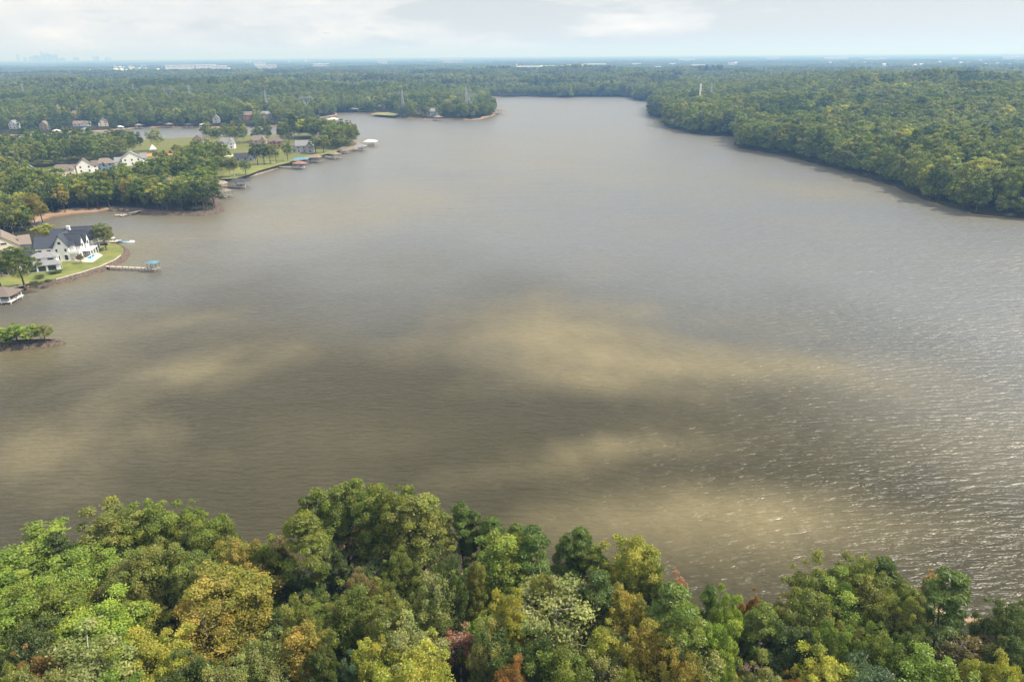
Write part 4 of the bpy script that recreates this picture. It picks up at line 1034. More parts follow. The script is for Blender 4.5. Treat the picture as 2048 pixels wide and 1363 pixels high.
FDL = ['white-roofed dock by the clay bank, leftmost of the far docks', 'grey-roofed dock below the low white house on the far bank', 'white-roofed dock jutting from the red bank of the far shore', 'tan-roofed dock beside it on the far shore',
       'tan dock in the middle of the far bank', 'white dock with boats near the small white house on the far bank', 'dark-roofed dock in the shade on the far bank']
for (a, b_, rf), lab in zip(FD, FDL): dock(lab, at(*a, 0), at(*b_, 0), rf, 1.8, 7, 9, 3.8, group='docks on the far bank', pile=6)
for k, (a, b_, rf, lab) in enumerate([((632, 245), (644, 245.5), 'dark_roof', 'dark-roofed slip, left end of the little marina'), ((645, 246), (658, 246), 'grey_roof', 'grey-roofed slip in the middle of the little marina'), ((660, 246), (675, 246.5), 'white_roof', 'white-roofed slip, right end of the little marina'),
        ((705, 224.5), (713, 225), 'white_roof', 'white-roofed dock in the head of the far cove'), ((868, 240), (880, 242), 'tan_roof', 'low tan dock at the shore of the far point'), ((992, 229), (1007, 228), 'brown_roof', 'brown-roofed dock off the tip of the far point')]):
    dock(lab, at(*a, 0), at(*b_, 0), rf, 2.0, 9, 12, 4.2, group='docks on the far bank', pile=6)
for (px, py, rz, lab) in ((404, 258, 10, 'white boat moored at the far bank beside the dark trees'), (650, 248, 5, 'white boat outside the little marina'), (668, 248.5, 12, 'second white boat at the little marina, nearer its right end')):
    p = at(px, py, 0); boat(lab, (p[0], p[1], 0), R(rz), 10, 3, 'white_roof')

# ------------------------------------------------------------------ pylons, masts, water tower
def pylon(label, px, py_base, py_top, kind):
    z = 15.0
    for _ in range(5):
        p = at(px, py_base, z); z2 = gh(p[0], p[1]) + 13.0; z = z2        # the pixel shows it where it leaves the tree tops
    g = gh(p[0], p[1]); dist = math.hypot(p[0], p[1]); top = float(away(px, py_top, dist)[2]) - g
    top = max(30.0, min(62.0, top))
    r = empty('pylon', (p[0], p[1], g), math.atan2(p[1], p[0]) + R(60), label, 'pylon', 'transmission pylons')
    m = MB(); t = .13
    def quadlegs(w0, z0, w1, z1, n):
        prev = None
        for i in range(n + 1):
            f = i / n; w = w0 + (w1 - w0) * f; zz_ = z0 + (z1 - z0) * f
            c = [(w, w, zz_), (-w, w, zz_), (-w, -w, zz_), (w, -w, zz_)]
            if prev:
                for k in range(4):
                    m.bar(prev[k], c[k], t); m.bar(prev[k], c[(k + 1) % 4], t * .6); m.bar(prev[(k + 1) % 4], c[k], t * .6); m.bar(c[k], c[(k + 1) % 4], t * .6)
            prev = c
    arms = MB()
    if kind == 'narrow':
        quadlegs(3.6, 0, 1.0, top * .62, 6); quadlegs(1.0, top * .62, .35, top, 4)
        for f, w in ((.66, 5.2), (.78, 6.2), (.9, 4.6)):
            for s in (-1, 1):
                arms.bar((s * .8, 0, top * f), (s * w, 0, top * f + .4), t); arms.bar((s * .8, 0, top * f + 1.6), (s * w, 0, top * f + .4), t * .7); arms.bar((s * w, 0, top * f + .4), (s * w, 0, top * f - 1.8), .1)
    else:
        quadlegs(4.2, 0, 1.3, top * .55, 5)
        for s in (-1, 1):
            for yy in (-.5, .5):
                arms.bar((s * 1.0, yy, top * .55), (s * 6.4, yy, top * .86), t * 1.2); arms.bar((s * 1.3, yy, top * .56), (s * 2.2, yy, top * .86), t * .7); arms.bar((s * 6.4, yy, top * .86), (s * 5.2, yy, top), t)
        for yy in (-.5, .5):
            arms.bar((-11, yy, top * .86), (11, yy, top * .86), t * 1.2); arms.bar((-9, yy, top * .92), (9, yy, top * .92), t)
        for i in range(-10, 10, 2): arms.bar((i, 0, top * .86), (i + 1, 0, top * .92), t * .7); arms.bar((i + 1, 0, top * .92), (i + 2, 0, top * .86), t * .7)
        for x in (-9.5, 0, 9.5): arms.bar((x, 0, top * .86), (x, 0, top * .86 - 3), .12)
    m.build('lattice_body', M['steel'], r); arms.build('crossarm', M['steel'], r)
    return (p[0], p[1], g + top)
PY = [pylon(*a) for a in (
    ('wide-armed pylon on the ridge, nearest the left edge', 28, 184, 165, 'wide'), ('narrow pylon beside the wide one near the left edge', 47, 186, 168, 'narrow'),
    ('faint narrow pylon alone on the wooded ridge', 269, 190, 175, 'narrow'), ('wide-armed pylon above the dark pine stand', 338, 196, 176, 'wide'), ('narrow pylon left of the red clearing', 380, 194, 173, 'narrow'),
    ('narrow pylon behind the dry field', 533, 211, 180, 'narrow'), ('wide-armed pylon above the marina shore', 614, 218, 189, 'wide'), ('tall narrow pylon by the meadow of the far cove', 806, 213, 179, 'narrow'),
    ('tall narrow pylon in the trees of the far point', 933, 209, 174, 'narrow'), ('shorter wide pylon right behind the tall one of the far point', 942, 210, 184, 'wide'), ('narrow pylon on the right-hand headland beside the white mast', 1421, 196, 165, 'narrow'))]
p = at(1399, 199, 22.0); g = gh(p[0], p[1]); tz = float(away(1399, 167, math.hypot(p[0], p[1]))[2])
r_ = empty('radio_mast', (p[0], p[1], g), 0, 'thick white mast rising from the right-hand headland', 'mast')
MB().bar((0, 0, 0), (0, 0, tz - g), 1.2, 12, 1.0).build('pole', M['white_roof'], r_)
for k in range(3): MB().box(1.3, 1.9, -.5, .5, tz - g - 5 - k * 3, tz - g - 3 - k * 3).build('antenna_panel', M['grey_wall'], r_)
p = away(1718, 166, 1500); g = gh(p[0], p[1])
r_ = empty('water_tower', (p[0], p[1], g), 0, 'small white ball-topped water tower above the right-hand forest', 'water tower')
zc = float(p[2]) + 4 - g
MB().bar((0, 0, 0), (0, 0, zc), 1.6, 10, 1.2).build('column', M['white_roof'], r_)
bm = bmesh.new(); bmesh.ops.create_uvsphere(bm, u_segments=16, v_segments=10, radius=3.6); me = bpy.data.meshes.new('tank'); bm.to_mesh(me); bm.free()
o = obj('tank', me, r_, M['white_roof']); o.location = (0, 0, zc + 2); o.scale = (1, 1, .85)
p = away(886, 132, 3600); g = gh(p[0], p[1])
r_ = empty('radio_mast', (p[0], p[1], g), 0, 'thin dark mast on the distant plain', 'mast'); MB().bar((0, 0, 0), (0, 0, float(away(886, 123, 3600)[2]) - g), 1.6, 6, .8).build('pole', M['grey_wall'], r_); MB().box(-2.5, 2.5, -.3, .3, 30, 31.5).build('crossarm', M['grey_wall'], r_)
p = away(1033, 138, 3700); g = gh(p[0], p[1])
r_ = empty('radio_mast', (p[0], p[1], g), 0, 'pale mast at the left end of the long distant plant', 'mast'); MB().bar((0, 0, 0), (0, 0, float(away(1033, 127, 3700)[2]) - g), 2.2, 6, 1.4).build('pole', M['white_roof'], r_); MB().bar((0, 0, 20), (0, 0, 22), 3.4, 8).build('platform', M['white_roof'], r_)

# ------------------------------------------------------------------ distant buildings
EXC_FAR = []
def clear_far(p, rad, back=420.0):
    d_ = math.hypot(p[0], p[1]); t = 0.0
    while t < back: EXC_FAR.append((p[0] * (1 - t / d_), p[1] * (1 - t / d_), rad)); t += rad * .8
def shed(label, px, pyb, pyt, wpx, dist, mat, clear=True, group='pale sheds on the distant plain'):
    p = away(px, pyb, dist); wd = wpx / CAM_F * dist * 1.08; z = float(p[2]); hgt = max(8.0, float(away(px, pyt, dist)[2]) - z)
    r = empty('warehouse', (p[0], p[1], z), -math.atan2(p[0], p[1]), label, 'warehouse', group)
    dp = max(50, wd * .4); e = hgt * .86
    MB().box(-wd/2, wd/2, 0, dp, -16, e).build('wall', M[mat], r)
    rf = MB()
    for ya, yb in ((-1.5, dp / 2), (dp + 1.5, dp / 2)): rf.slab([(-wd/2 - 1.5, ya, e + .6), (wd/2 + 1.5, ya, e + .6), (wd/2 + 1.5, yb, hgt + .6), (-wd/2 - 1.5, yb, hgt + .6)], .5)
    rf.build('roof', M['white_shed'], r)
    n = max(2, int(wd / 25))
    for i in range(min(n, 6)):
        x = -wd/2 + wd * (i + .5) / min(n, 6); MB().box(x - wd * .025, x + wd * .025, -.4, -.02, -2, e * .45).build('loading_door', M['grey_wall'], r)
    if clear: clear_far(p, wd * .5 + 25)
for a in (
 ('long blue-grey plant, left block beside the pale mast', 1066, 138.5, 132.5, 58, 3700, 'grey_shed'), ('long white plant right of the blue-grey block', 1126, 139, 131.5, 78, 3750, 'white_shed'), ('taller white block standing behind the white plant', 1150, 134, 129.5, 26, 4000, 'white_shed'),
 ('long white shed behind the plant, to its right', 1190, 130.5, 127.5, 36, 4600, 'white_shed'), ('small white shed left of the gap in the plain', 1273, 129.5, 127.5, 14, 4700, 'white_shed'), ('white shed right above the far shore woods', 1316, 136.5, 134.5, 12, 3900, 'white_shed'),
 ('tall white block among specks in the middle of the plain', 1345, 131, 127, 8, 4500, 'white_shed'), ('low white shed right of the tall white block', 1396, 132.5, 130.5, 22, 4300, 'white_shed'), ('bright white sheds near the horizon, right of centre', 1374, 121.5, 118.5, 26, 7000, 'white_shed'),
 ('white shed on the horizon above the right-hand mast', 1465, 128.5, 126.5, 14, 4900, 'white_shed'), ('white hall near the horizon over the right forest', 1547, 117, 114.5, 20, 8000, 'white_shed'), ('long bright hall near the horizon over the right forest', 1672, 118, 114.8, 34, 8000, 'white_shed'),
 ('long thin white hall on the plain far right', 1752, 118.6, 116.6, 32, 7500, 'white_shed'), ('white hall at the right edge near the horizon', 2034, 115.8, 113.2, 34, 7500, 'white_shed'), ('small white block far right on the plain', 1910, 117, 115, 7, 7500, 'white_shed'),
 ('long white shed above the left subdivision', 360, 134, 131, 42, 4400, 'white_shed'), ('bright white hall above the left subdivision, to its right', 412, 133.5, 130, 30, 4450, 'white_shed'), ('white hall at the right end of the left subdivision', 440, 135, 132, 22, 4300, 'white_shed'),
 ('white hall near the horizon left of centre', 520, 128.5, 125.8, 18, 5600, 'white_shed'), ('low white hall left of centre on the plain', 534, 133.5, 131.5, 30, 4500, 'white_shed'), ('bright white complex near the horizon, top centre left', 905, 122.2, 119.5, 36, 6500, 'white_shed'),
 ('pale hall on the plain left of the bright complex', 765, 124, 121.8, 16, 6200, 'white_shed'), ('pale hall in the trees above the far pond', 640, 130.5, 128.8, 22, 5200, 'white_shed')): shed(*a)
# far housing estate and other pale houses scattered over the plain: one small house, copied
def far_house(p, rz, s):
    r = empty('distant_house', p, rz)
    MB().poly([(-9, -6, -14), (9, -6, -14), (9, 6, -14), (-9, 6, -14)], [(-9, -6, 8), (9, -6, 8), (9, 6, 8), (-9, 6, 8)]).build('wall', M['white'], r)
    rf = MB(); gable_roof(rf, (-9, 9, -6, 6, 8, 5, 'x'), .8, .4); gable_roof(rf, (1, 7, -9, 1, 7, 4, 'y'), .8, .4); rf.build('roof', M['white_roof'], r)
    MB().box(1.2, 6.8, -8.6, -6.05, -12, 7).build('gable_bay', M['white'], r)
    return r
fh = None
def copy_tree(o, parent=None):
    c = o.copy(); C.objects.link(c)
    if parent: c.parent = parent
    for ch in list(o.children): copy_tree(ch, c)
    return c
rs_ = random.Random(12)
spots = [(rs_.uniform(228, 318), rs_.uniform(131.5, 140.5), 4200, 0) for _ in range(46)] + [(rs_.uniform(318, 470), rs_.uniform(132, 138), 4300, 0) for _ in range(24)] + [(rs_.uniform(1215, 1345), rs_.uniform(146.5, 150.5), 2900, 1) for _ in range(26)] + \
        [(rs_.uniform(170, 186), rs_.uniform(139, 142), 3800, 2) for _ in range(4)] + [(rs_.uniform(715, 760), rs_.uniform(139, 143), 3600, 2) for _ in range(9)] + [(rs_.uniform(700, 735), rs_.uniform(163, 168), 2150, 3) for _ in range(5)] + \
        [(rs_.uniform(480, 2040), rs_.uniform(121, 132), 6000, 4) for _ in range(60)]
LBF = ['pale house in the far housing estate at the upper left', 'pale house in the row of roofs above the far shore woods', 'pale house alone in woods on the plain', 'pale house on the bank of the far pond', 'white building speck scattered over the distant plain']
GRF = ['far housing estate', 'row of roofs above the far shore', 'lone pale houses', 'houses by the far pond', 'specks on the distant plain']
for k, (px, py, dist, kd) in enumerate(spots):
    # distance from the sight line meeting the plain a little above tree height
    for _ in range(1): dist = min(9000.0, max(1900.0, 62.0 / max(.006, (py - (115.5 - .0073 * (px - 400))) / (CAM_F * 1.165)))) if kd != 3 else dist
    p = away(px, py, dist); z = float(p[2]) - 4
    if fh is None: fh = far_house((p[0], p[1], z), 0, 1); o = fh
    else: o = copy_tree(fh)
    o.location = (p[0], p[1], z); o.rotation_euler = (0, 0, rs_.uniform(0, 3.1)); s = (dist / 4000) ** .5 * rs_.uniform(.45, .8); o.scale = (s, s, s * rs_.uniform(.7, 1.0))
    tag(o, LBF[kd], 'house', GRF[kd]); clear_far(p, 28, 90)
# the city on the horizon
def tower(px, pyt, wpx, label, step=0, dist=15500.0):
    p = away(px, 122, dist); z0 = 0.0; top = float(away(px, pyt, dist)[2]); wd = wpx / CAM_F * dist * 1.05
    r = empty('city_tower', (p[0], p[1], z0), rs_.uniform(0, .8), label, 'tower', 'city towers on the horizon')
    m = MB(); h1 = top * (.78 if step else 1.0)
    m.box(-wd/2, wd/2, -wd/2, wd/2, 0, h1)
    for k in range(int(h1 / 22)): m.box(-wd/2 - .8, wd/2 + .8, -wd/2 - .8, wd/2 + .8, 16 + k * 22, 19 + k * 22)
    m.build('shaft', M['haze_glass'], r)
    cr = MB()
    if step == 1: cr.box(-wd*.34, wd*.34, -wd*.34, wd*.34, h1 + .01, top * .92).box(-wd*.18, wd*.18, -wd*.18, wd*.18, top * .92 + .01, top)
    elif step == 2: cr.poly([(-wd*.4, -wd*.4, h1), (wd*.4, -wd*.4, h1), (wd*.4, wd*.4, h1), (-wd*.4, wd*.4, h1)], [(-wd*.08, -wd*.08, top), (wd*.08, -wd*.08, top), (wd*.08, wd*.08, top), (-wd*.08, wd*.08, top)])
    else: cr.box(-wd*.3, wd*.3, -wd*.3, wd*.3, h1 + .01, h1 + 10)
    cr.build('crown', M['haze_glass'], r)
for a in ((38, 110, 3.0, 'slim city tower standing apart at the far left of the skyline', 0), (51, 116.5, 4, 'low city block right of the slim outlying tower', 0), (63, 114.5, 4, 'city tower at the left shoulder of the skyline', 0), (70, 112, 4, 'stepped city tower left of the central group', 1), (77, 112, 5, 'broad flat-topped city tower in the left half of the skyline', 0), (82, 113.5, 5, 'low broad city tower beside the tallest spire', 0),
          (87, 101, 2.6, 'tallest stepped city tower of the skyline', 1), (92, 107, 5, 'city tower leaning against the tallest one, pointed', 2), (97, 103.5, 3.6, 'second tallest city tower with a pointed crown', 2), (102, 109, 6, 'broad city tower in the right half of the skyline', 0), (108, 111, 5, 'flat-topped city tower near the right end', 0), (115, 106.5, 3.2, 'stepped city tower closing the skyline on the right', 1), (126, 117, 8, 'low city block right of the skyline', 0), (153, 116, 8, 'low city block between skyline and twin towers', 0),
          (190, 114, 3.5, 'left one of two twin towers right of the skyline', 0), (197, 113.6, 3.5, 'right one of two twin towers right of the skyline', 0), (217, 116.5, 7, 'low city block right of the twin towers', 0)): tower(*a)
# airliner on its way down
p = away(655, 67, 5200)
r_ = empty('airliner', p, R(200), 'small airliner low over the horizon left of centre', 'aeroplane')
b_ = MB(); prev = None
for i in range(8):
    a0, a1 = i / 8, (i + 1) / 8; f_ = lambda t: 2.1 * min(1, (t / .12) ** .5 if t < .12 else (1 if t < .7 else 1 - (t - .7) / .33))
    b_.bar((-19 + 38 * a0, 0, 0), (-19 + 38 * a1, 0, 0), max(.2, f_(a0)), 10, max(.2, f_(a1)))
b_.build('fuselage', M['hull'], r_, True)
for s in (-1, 1):
    MB().slab([(-4, s * 1.6, -.6), (3, s * 1.6, -.6), (8, s * 17, .8), (5.5, s * 17, .8)], .4).build('wing', M['steel'], r_)
    MB().slab([(14, s * .5, .6), (17.5, s * .5, .6), (19, s * 6.5, 1.0), (17.2, s * 6.5, 1.0)], .25).build('tailplane', M['hull'], r_)
    MB().bar((-2, s * 6, -1.6), (2.6, s * 6, -1.6), 1.1, 8, .8).build('engine', M['grey_wall'], r_)
MB().poly([(12.5, -.2, 1.2), (18, -.2, .8), (19.5, -.2, 6.8), (17, -.2, 6.8)], [(12.5, .2, 1.2), (18, .2, .8), (19.5, .2, 6.8), (17, .2, 6.8)]).build('fin', M['navy'], r_)

# ------------------------------------------------------------------ trees of the left point, the island and the lawns
def base_tree(px, py, h, rc, key, col, label, z=1.7, group='single trees by the lawns', name=None):
    p = at(px, py, z); k_ = rnd.uniform(.92, 1.08); c = PAL[col]
    tree(key, (p[0], p[1], z - .05), h, rc, rnd.uniform(0, 6.28), tuple(v * k_ for v in c), label, 'pine' if 'pine' in key[0] else 'tree', group, name)
base_tree(50, 577, 16, 5.6, ('oak', 1), 'G', 'dark spreading tree in front of the pool house, near the walkway')
base_tree(3, 578, 15.5, 4.6, ('oak', 3), 'D', 'tall dark tree cut by the left edge beside the walkway')
base_tree(213, 500, 12, 4.6, ('oak', 4), 'O', 'lone round tree on the lawn end before the pale dock')
base_tree(163, 527, 4.2, 1.5, ('oak', 0), 'R', 'tiny reddish tree alone on the lawn by the pool', name='small_tree')
base_tree(95, 482, 8.5, 4.6, ('moak', 5), 'Y', 'rounded yellow-green tree between the tan-roofed and white houses')
base_tree(78, 500, 5, 2.2, ('oak', 2), 'D', 'small dark evergreen beside the cream house wall')
for k, (px, py, w, h) in enumerate(((74, 575, 2.4, 2.8), (97, 567, 1.5, 1.8), (118, 546, 1.6, 1.5), (103, 548, 1.5, 1.3), (110, 547.5, 1.5, 1.3), (80, 557, 1.9, 1.6), (118, 537, 1.5, 1.5))):
    base_tree(px, py, h, w, ('moak', k % 7), 'D', ['round dark shrub on the boulder bank', 'small shrub at the start of the sea wall', 'shrub at the right corner of the pool house', 'low hedge shrub along the pool house front, left', 'low hedge shrub along the pool house front, right', 'low shrub before the pool house windows', 'shrub behind the pool house corner'][k], group='shrubs on the lawn', name='shrub')
for k, (px, py, h, rc, c, lab) in enumerate(((4, 691, 5.6, 3.4, 'B', 'tree cut by the left edge on the small spit'), (36, 686, 6.2, 3.5, 'B', 'round green tree on the spit, second from the left'), (62, 684, 5.6, 3.7, 'B', 'wide green tree in the middle of the spit'), (91, 683, 5.8, 2.9, 'O', 'olive tree nearest the bare tip of the spit'), (20, 690, 3.2, 2.6, 'D', 'low bush between the left spit trees'))):
    base_tree(px, py, h, rc, ('moak', k), c, lab, 1.1, 'trees on the small spit')
base_tree(70, 447, 16, 5.4, ('oak', 6), 'A', 'golden yellow tree at the end of the sandy cove', 2.0)
base_tree(85, 443, 11, 4.0, ('oak', 2), 'A', 'lower golden tree leaning over the sandy beach', 2.0)
for (px, py, h, rc, ky, c, lab) in ((461, 354, 14, 4.6, ('pale', 0), 'O', 'open-stemmed lawn tree by the curved shore, left of its twin'), (469, 353, 14, 4.6, ('pale', 1), 'O', 'open-stemmed lawn tree by the curved shore, right one of the pair'), (492, 350, 11, 4.6, ('moak', 3), 'G', 'rounded tree on the lawn right of the open-stemmed pair'),
      (516, 330, 17, 6, ('moak', 0), 'D', 'tall dark lawn oak, first of the clump before the houses'), (529, 329, 17, 6, ('moak', 1), 'D', 'dark lawn oak, second of the clump before the houses'), (541, 328, 16, 5.5, ('moak', 2), 'O', 'brown-tinged lawn oak, third of the clump before the houses'), (553, 327, 15, 4.5, ('moak', 4), 'O', 'thin-crowned lawn oak, last of the clump before the houses'),
      (576, 322, 15, 5, ('moak', 5), 'G', 'green tree on the lawn before the large grey house'), (590, 284, 27, 5.6, ('pine', 3), 'D', 'tall lone pine with bare trunk standing above the channel'), (579, 288, 20, 4, ('mpine', 1), 'D', 'narrow dark pine left of the tall lone pine'),
      (632, 306, 14, 6, ('moak', 6), 'G', 'dark green tree right of the large grey house'), (648, 306, 16, 6.5, ('moak', 2), 'O', 'olive-brown tree at the shore near the large grey house'), (300, 347, 8, 3.6, ('moak', 1), 'O', 'small street tree on the grass by the street houses')):
    base_tree(px, py, h, rc, ky, c, lab, 2.5, 'lawn trees on the peninsula')

# ------------------------------------------------------------------ woods
def jitter_points(x0, x1, y0, y1, sp, seed):
    rs = np.random.RandomState(seed)
    gx, gy = np.meshgrid(np.arange(x0, x1, sp), np.arange(y0, y1, sp)); gx[::2] += sp / 2
    return (gx + rs.uniform(-.42, .42, gx.shape) * sp).ravel(), (gy + rs.uniform(-.42, .42, gy.shape) * sp).ravel()
def in_poly(x, y, poly): return sdf1(x, y, poly) > 0
def not_excluded(x, y, ex):
    k = np.ones(len(x), bool)
    for (a, b_, r) in ex: k &= (x - a) ** 2 + (y - b_) ** 2 > r * r
    return k
BELTS = [
 (W([(-110, 480), (0, 470), (66, 466), (73, 452), (100, 434), (150, 427), (190, 421.5), (245, 419), (310, 426), (400, 429), (438, 424), (444, 417), (438, 405), (431, 392), (428, 378), (400, 366), (350, 362), (300, 372), (260, 384), (225, 396), (150, 399), (70, 392), (40, 376), (0, 352), (-110, 340)], 2.5), 6.8, 'shoreline wood'),
 (W([(-110, 372), (0, 350), (45, 342), (100, 336), (150, 331), (200, 326), (245, 318), (290, 303), (350, 299), (405, 299), (300, 301), (150, 306), (-110, 318)], 2.5), 7.2, 'dark wood'),
 (W([(575, 272), (640, 271), (682, 275), (704, 281), (716, 288), (714, 294), (700, 297.5), (672, 297.5), (652, 299), (645, 290), (620, 281), (580, 279)], 2.5), 6.6, 'tip'),
 (W([(400, 291), (470, 288), (582, 284), (582, 280), (450, 283), (400, 287)], 2.5), 8.5, 'channel row'),
 (W([(410, 330), (440, 326), (455, 333), (440, 348), (438, 358), (415, 352), (380, 352), (350, 352), (352, 340), (380, 334)], 2.5), 7.5, 'shoreline wood'),
]
cand = []                                   # x, y, stand, pine?, distance
for k, (pl, sp, nm) in enumerate(BELTS):
    px_ = np.array(pl); x, y = jitter_points(px_[:, 0].min(), px_[:, 0].max(), px_[:, 1].min(), px_[:, 1].max(), sp, 30 + k)
    kk = in_poly(x, y, pl); x, y = x[kk], y[kk]
    kk = not_excluded(x, y, EXC) & (np.abs(np.degrees(np.arctan2(x, y))) < 45); x, y = x[kk], y[kk]
    h, d, r = ground(x, y); kk = d > 3.0
    for a, b_, z, dd in zip(x[kk], y[kk], h[kk], d[kk]): cand.append((math.hypot(a, b_), a, b_, z, nm))
# right-hand forest and the far banks
def polar_points(r0, r1, az0, az1, sp, seed):
    x, y = jitter_points(r1 * math.sin(R(az0)) - 10, r1 * math.sin(R(az1)) + 10, r0 * math.cos(R(max(abs(az0), abs(az1)))), r1 + 10, sp, seed)
    r = np.hypot(x, y); a = np.degrees(np.arctan2(x, y)); k = (r >= r0) & (r < r1) & (a > az0) & (a < az1)
    return x[k], y[k]
x, y = polar_points(300, 1560, -43, 44, 8.9, 51)
h, d, r = ground(x, y); k = (d > 1.6) & (r == 0) & not_excluded(x, y, EXC); x, y, h, d = x[k], y[k], h[k], d[k]
front = [(math.hypot(a, b_), a, b_, z, 'right shore') for a, b_, z, dd in zip(x, y, h, d) if a > 100 and dd < 12 and math.hypot(a, b_) < 760]
front.sort(); front = front[:28]; fs_ = {(q[1], q[2]) for q in front}
cand.sort()
cand_v = [q for q in cand if -40 < math.degrees(math.atan2(q[1], q[2])) < 40]
near = cand_v[:86]; rest = [q for q in cand if q not in near]
GREENS = [('D', .18), ('G', .43), ('O', .30), ('Y', .06), ('A', .02), ('R', .01)]
def pick(u, table):
    for c, p in table:
        if u < p: return c
        u -= p
    return 'G'
STAND = {'shoreline wood': 'in the shoreline wood behind the sandy cove', 'dark wood': 'in the dark wood behind the street houses', 'tip': 'in the clump at the tip of the peninsula', 'channel row': 'in the row along the channel', 'fill': '',  'right shore': "at the water's edge of the right-hand forest"}
CN = dict(D='dark green', G='mid green', O='olive', Y='yellow-green', A='golden', R='rusty brown', N='deep green')
for q in near + front:
    _, a, b_, z, nm = q; u = rnd.random()
    pine = (nm == 'dark wood' and rnd.random() < .45) or rnd.random() < .06
    col = 'N' if pine else pick(u, [('D', .2), ('G', .3), ('O', .3), ('Y', .11), ('A', .06), ('R', .03)] if nm != 'right shore' else GREENS)
    key = ('mpine', rnd.randrange(3)) if pine else ('moak', rnd.randrange(7))
    k_ = rnd.uniform(.95, 1.3); hh = rnd.uniform(13, 18) if nm != 'right shore' else rnd.uniform(17, 23)
    if nm in ('dark wood', 'channel row'): hh *= .7
    tree(key, (a, b_, z - .3), hh, rnd.uniform(4.2, 6.0) * (.75 if pine else 1), rnd.uniform(0, 6.28), tuple(v * k_ for v in PAL[col]),
         '%s %s tree %s' % (CN[col], 'pine' if pine else 'broadleaf', STAND[nm]), 'pine' if pine else 'tree', 'trees ' + STAND[nm])
keep = np.array([(a, b_) not in fs_ for a, b_ in zip(x, y)])
rx = np.concatenate([x[keep], [q[1] for q in rest]]); ry = np.concatenate([y[keep], [q[2] for q in rest]]); rz_ = np.concatenate([h[keep], [q[3] for q in rest]])
def stuff_points(name, label, pts, key_ids, scl, rots, cols, meshes, cat='forest'):
    """one object: a point per tree (or per stand of trees), the tree set on each by geometry nodes"""
    me = bpy.data.meshes.new(name); me.vertices.add(len(pts)); me.vertices.foreach_set('co', np.asarray(pts, np.float32).ravel())
    a = me.attributes.new('idx', 'INT', 'POINT'); a.data.foreach_set('value', np.asarray(key_ids, np.int32))
    a = me.attributes.new('rot', 'FLOAT_VECTOR', 'POINT'); a.data.foreach_set('vector', np.asarray(rots, np.float32).ravel())
    a = me.attributes.new('scl', 'FLOAT_VECTOR', 'POINT'); a.data.foreach_set('vector', np.asarray(scl, np.float32).ravel())
    a = me.attributes.new('tcol', 'FLOAT_COLOR', 'POINT'); a.data.foreach_set('color', np.concatenate([np.asarray(cols, np.float32), np.ones((len(pts), 1), np.float32)], 1).ravel())
    o = obj(name, me); tag(o, label, cat, kind='stuff')
    src = bpy.data.collections.new(name + '_kinds')
    for i, m_ in enumerate(meshes):
        s = bpy.data.objects.new('%s_kind_%02d' % (name, i), m_); src.objects.link(s)
    g = bpy.data.node_groups.new(name, 'GeometryNodeTree')
    g.interface.new_socket('Geometry', in_out='INPUT', socket_type='NodeSocketGeometry'); g.interface.new_socket('Geometry', in_out='OUTPUT', socket_type='NodeSocketGeometry')
    gi, go = g.nodes.new('NodeGroupInput'), g.nodes.new('NodeGroupOutput')
    ci = g.nodes.new('GeometryNodeCollectionInfo'); ci.inputs['Collection'].default_value = src; ci.inputs['Separate Children'].default_value = True; ci.inputs['Reset Children'].default_value = True
    ip = g.nodes.new('GeometryNodeInstanceOnPoints'); ip.inputs['Pick Instance'].default_value = True
    def na(n, t):
        q = g.nodes.new('GeometryNodeInputNamedAttribute'); q.data_type = t; q.inputs['Name'].default_value = n; return [s for s in q.outputs if s.enabled][0]
    g.links.new(gi.outputs[0], ip.inputs['Points']); g.links.new(ci.outputs[0], ip.inputs['Instance'])
    g.links.new(na('idx', 'INT'), ip.inputs['Instance Index'])
    er = g.nodes.new('FunctionNodeEulerToRotation'); g.links.new(na('rot', 'FLOAT_VECTOR'), er.inputs[0]); g.links.new(er.outputs[0], ip.inputs['Rotation'])
    g.links.new(na('scl', 'FLOAT_VECTOR'), ip.inputs['Scale']); g.links.new(ip.outputs[0], go.inputs[0])
    md = o.modifiers.new('trees', 'NODES'); md.node_group = g
    return o
def merged(key, lod=None):
    """crown and trunk of one kind of tree as one mesh, for the woods"""
    cm, tm, H0, R0 = PROTO[key]
    me = cm.copy(); me.materials.clear(); me.materials.append(M['leaf_wood']); me.name = 'wood_tree'
    return me
def wood_cols(xx, yy, seed, table):
    rs = np.random.RandomState(seed); n = len(xx); out = np.zeros((n, 3)); cl = waves(xx, yy, seed, 130.0)
    for i in range(n):
        c = np.array(PAL[pick(min(.999, max(0, rs.rand() * .8 + .2 * (cl[i] * .5 + .5))), table)]); out[i] = c * rs.uniform(.85, 1.35) * (1 + .12 * cl[i])
    return out
sx, sy = polar_points(300, 1560, -43, 44, 4.6, 57)
sh_, sd_, sr_ = ground(sx, sy); k = (sd_ > .5) & (sd_ < 6.5) & (sr_ == 0) & ((sx > 90) | (sd_ > 4)) & not_excluded(sx, sy, EXC) | (sr_ == 1) & (sd_ > 2.5) & (sd_ < 30) & (sy > 340) & (sy < 446) & (sx < -200) & (np.sin(sx * 12.9 + sy * 7.1) > .2); sx, sy, sh_ = sx[k], sy[k], sh_[k]
n_big = len(rx); rx, ry, rz_ = np.concatenate([rx, sx]), np.concatenate([ry, sy]), np.concatenate([rz_, sh_])
n = len(rx); rs = np.random.RandomState(5)
bigr = np.where(rx > 100, 1.38, 1.05)
sc = np.stack([rs.uniform(.75, 1.35, n) * bigr] * 2 + [rs.uniform(.8, 1.3, n) * np.where(rx > 100, 1.12, .95)], -1); sc[:, 1] = sc[:, 0]
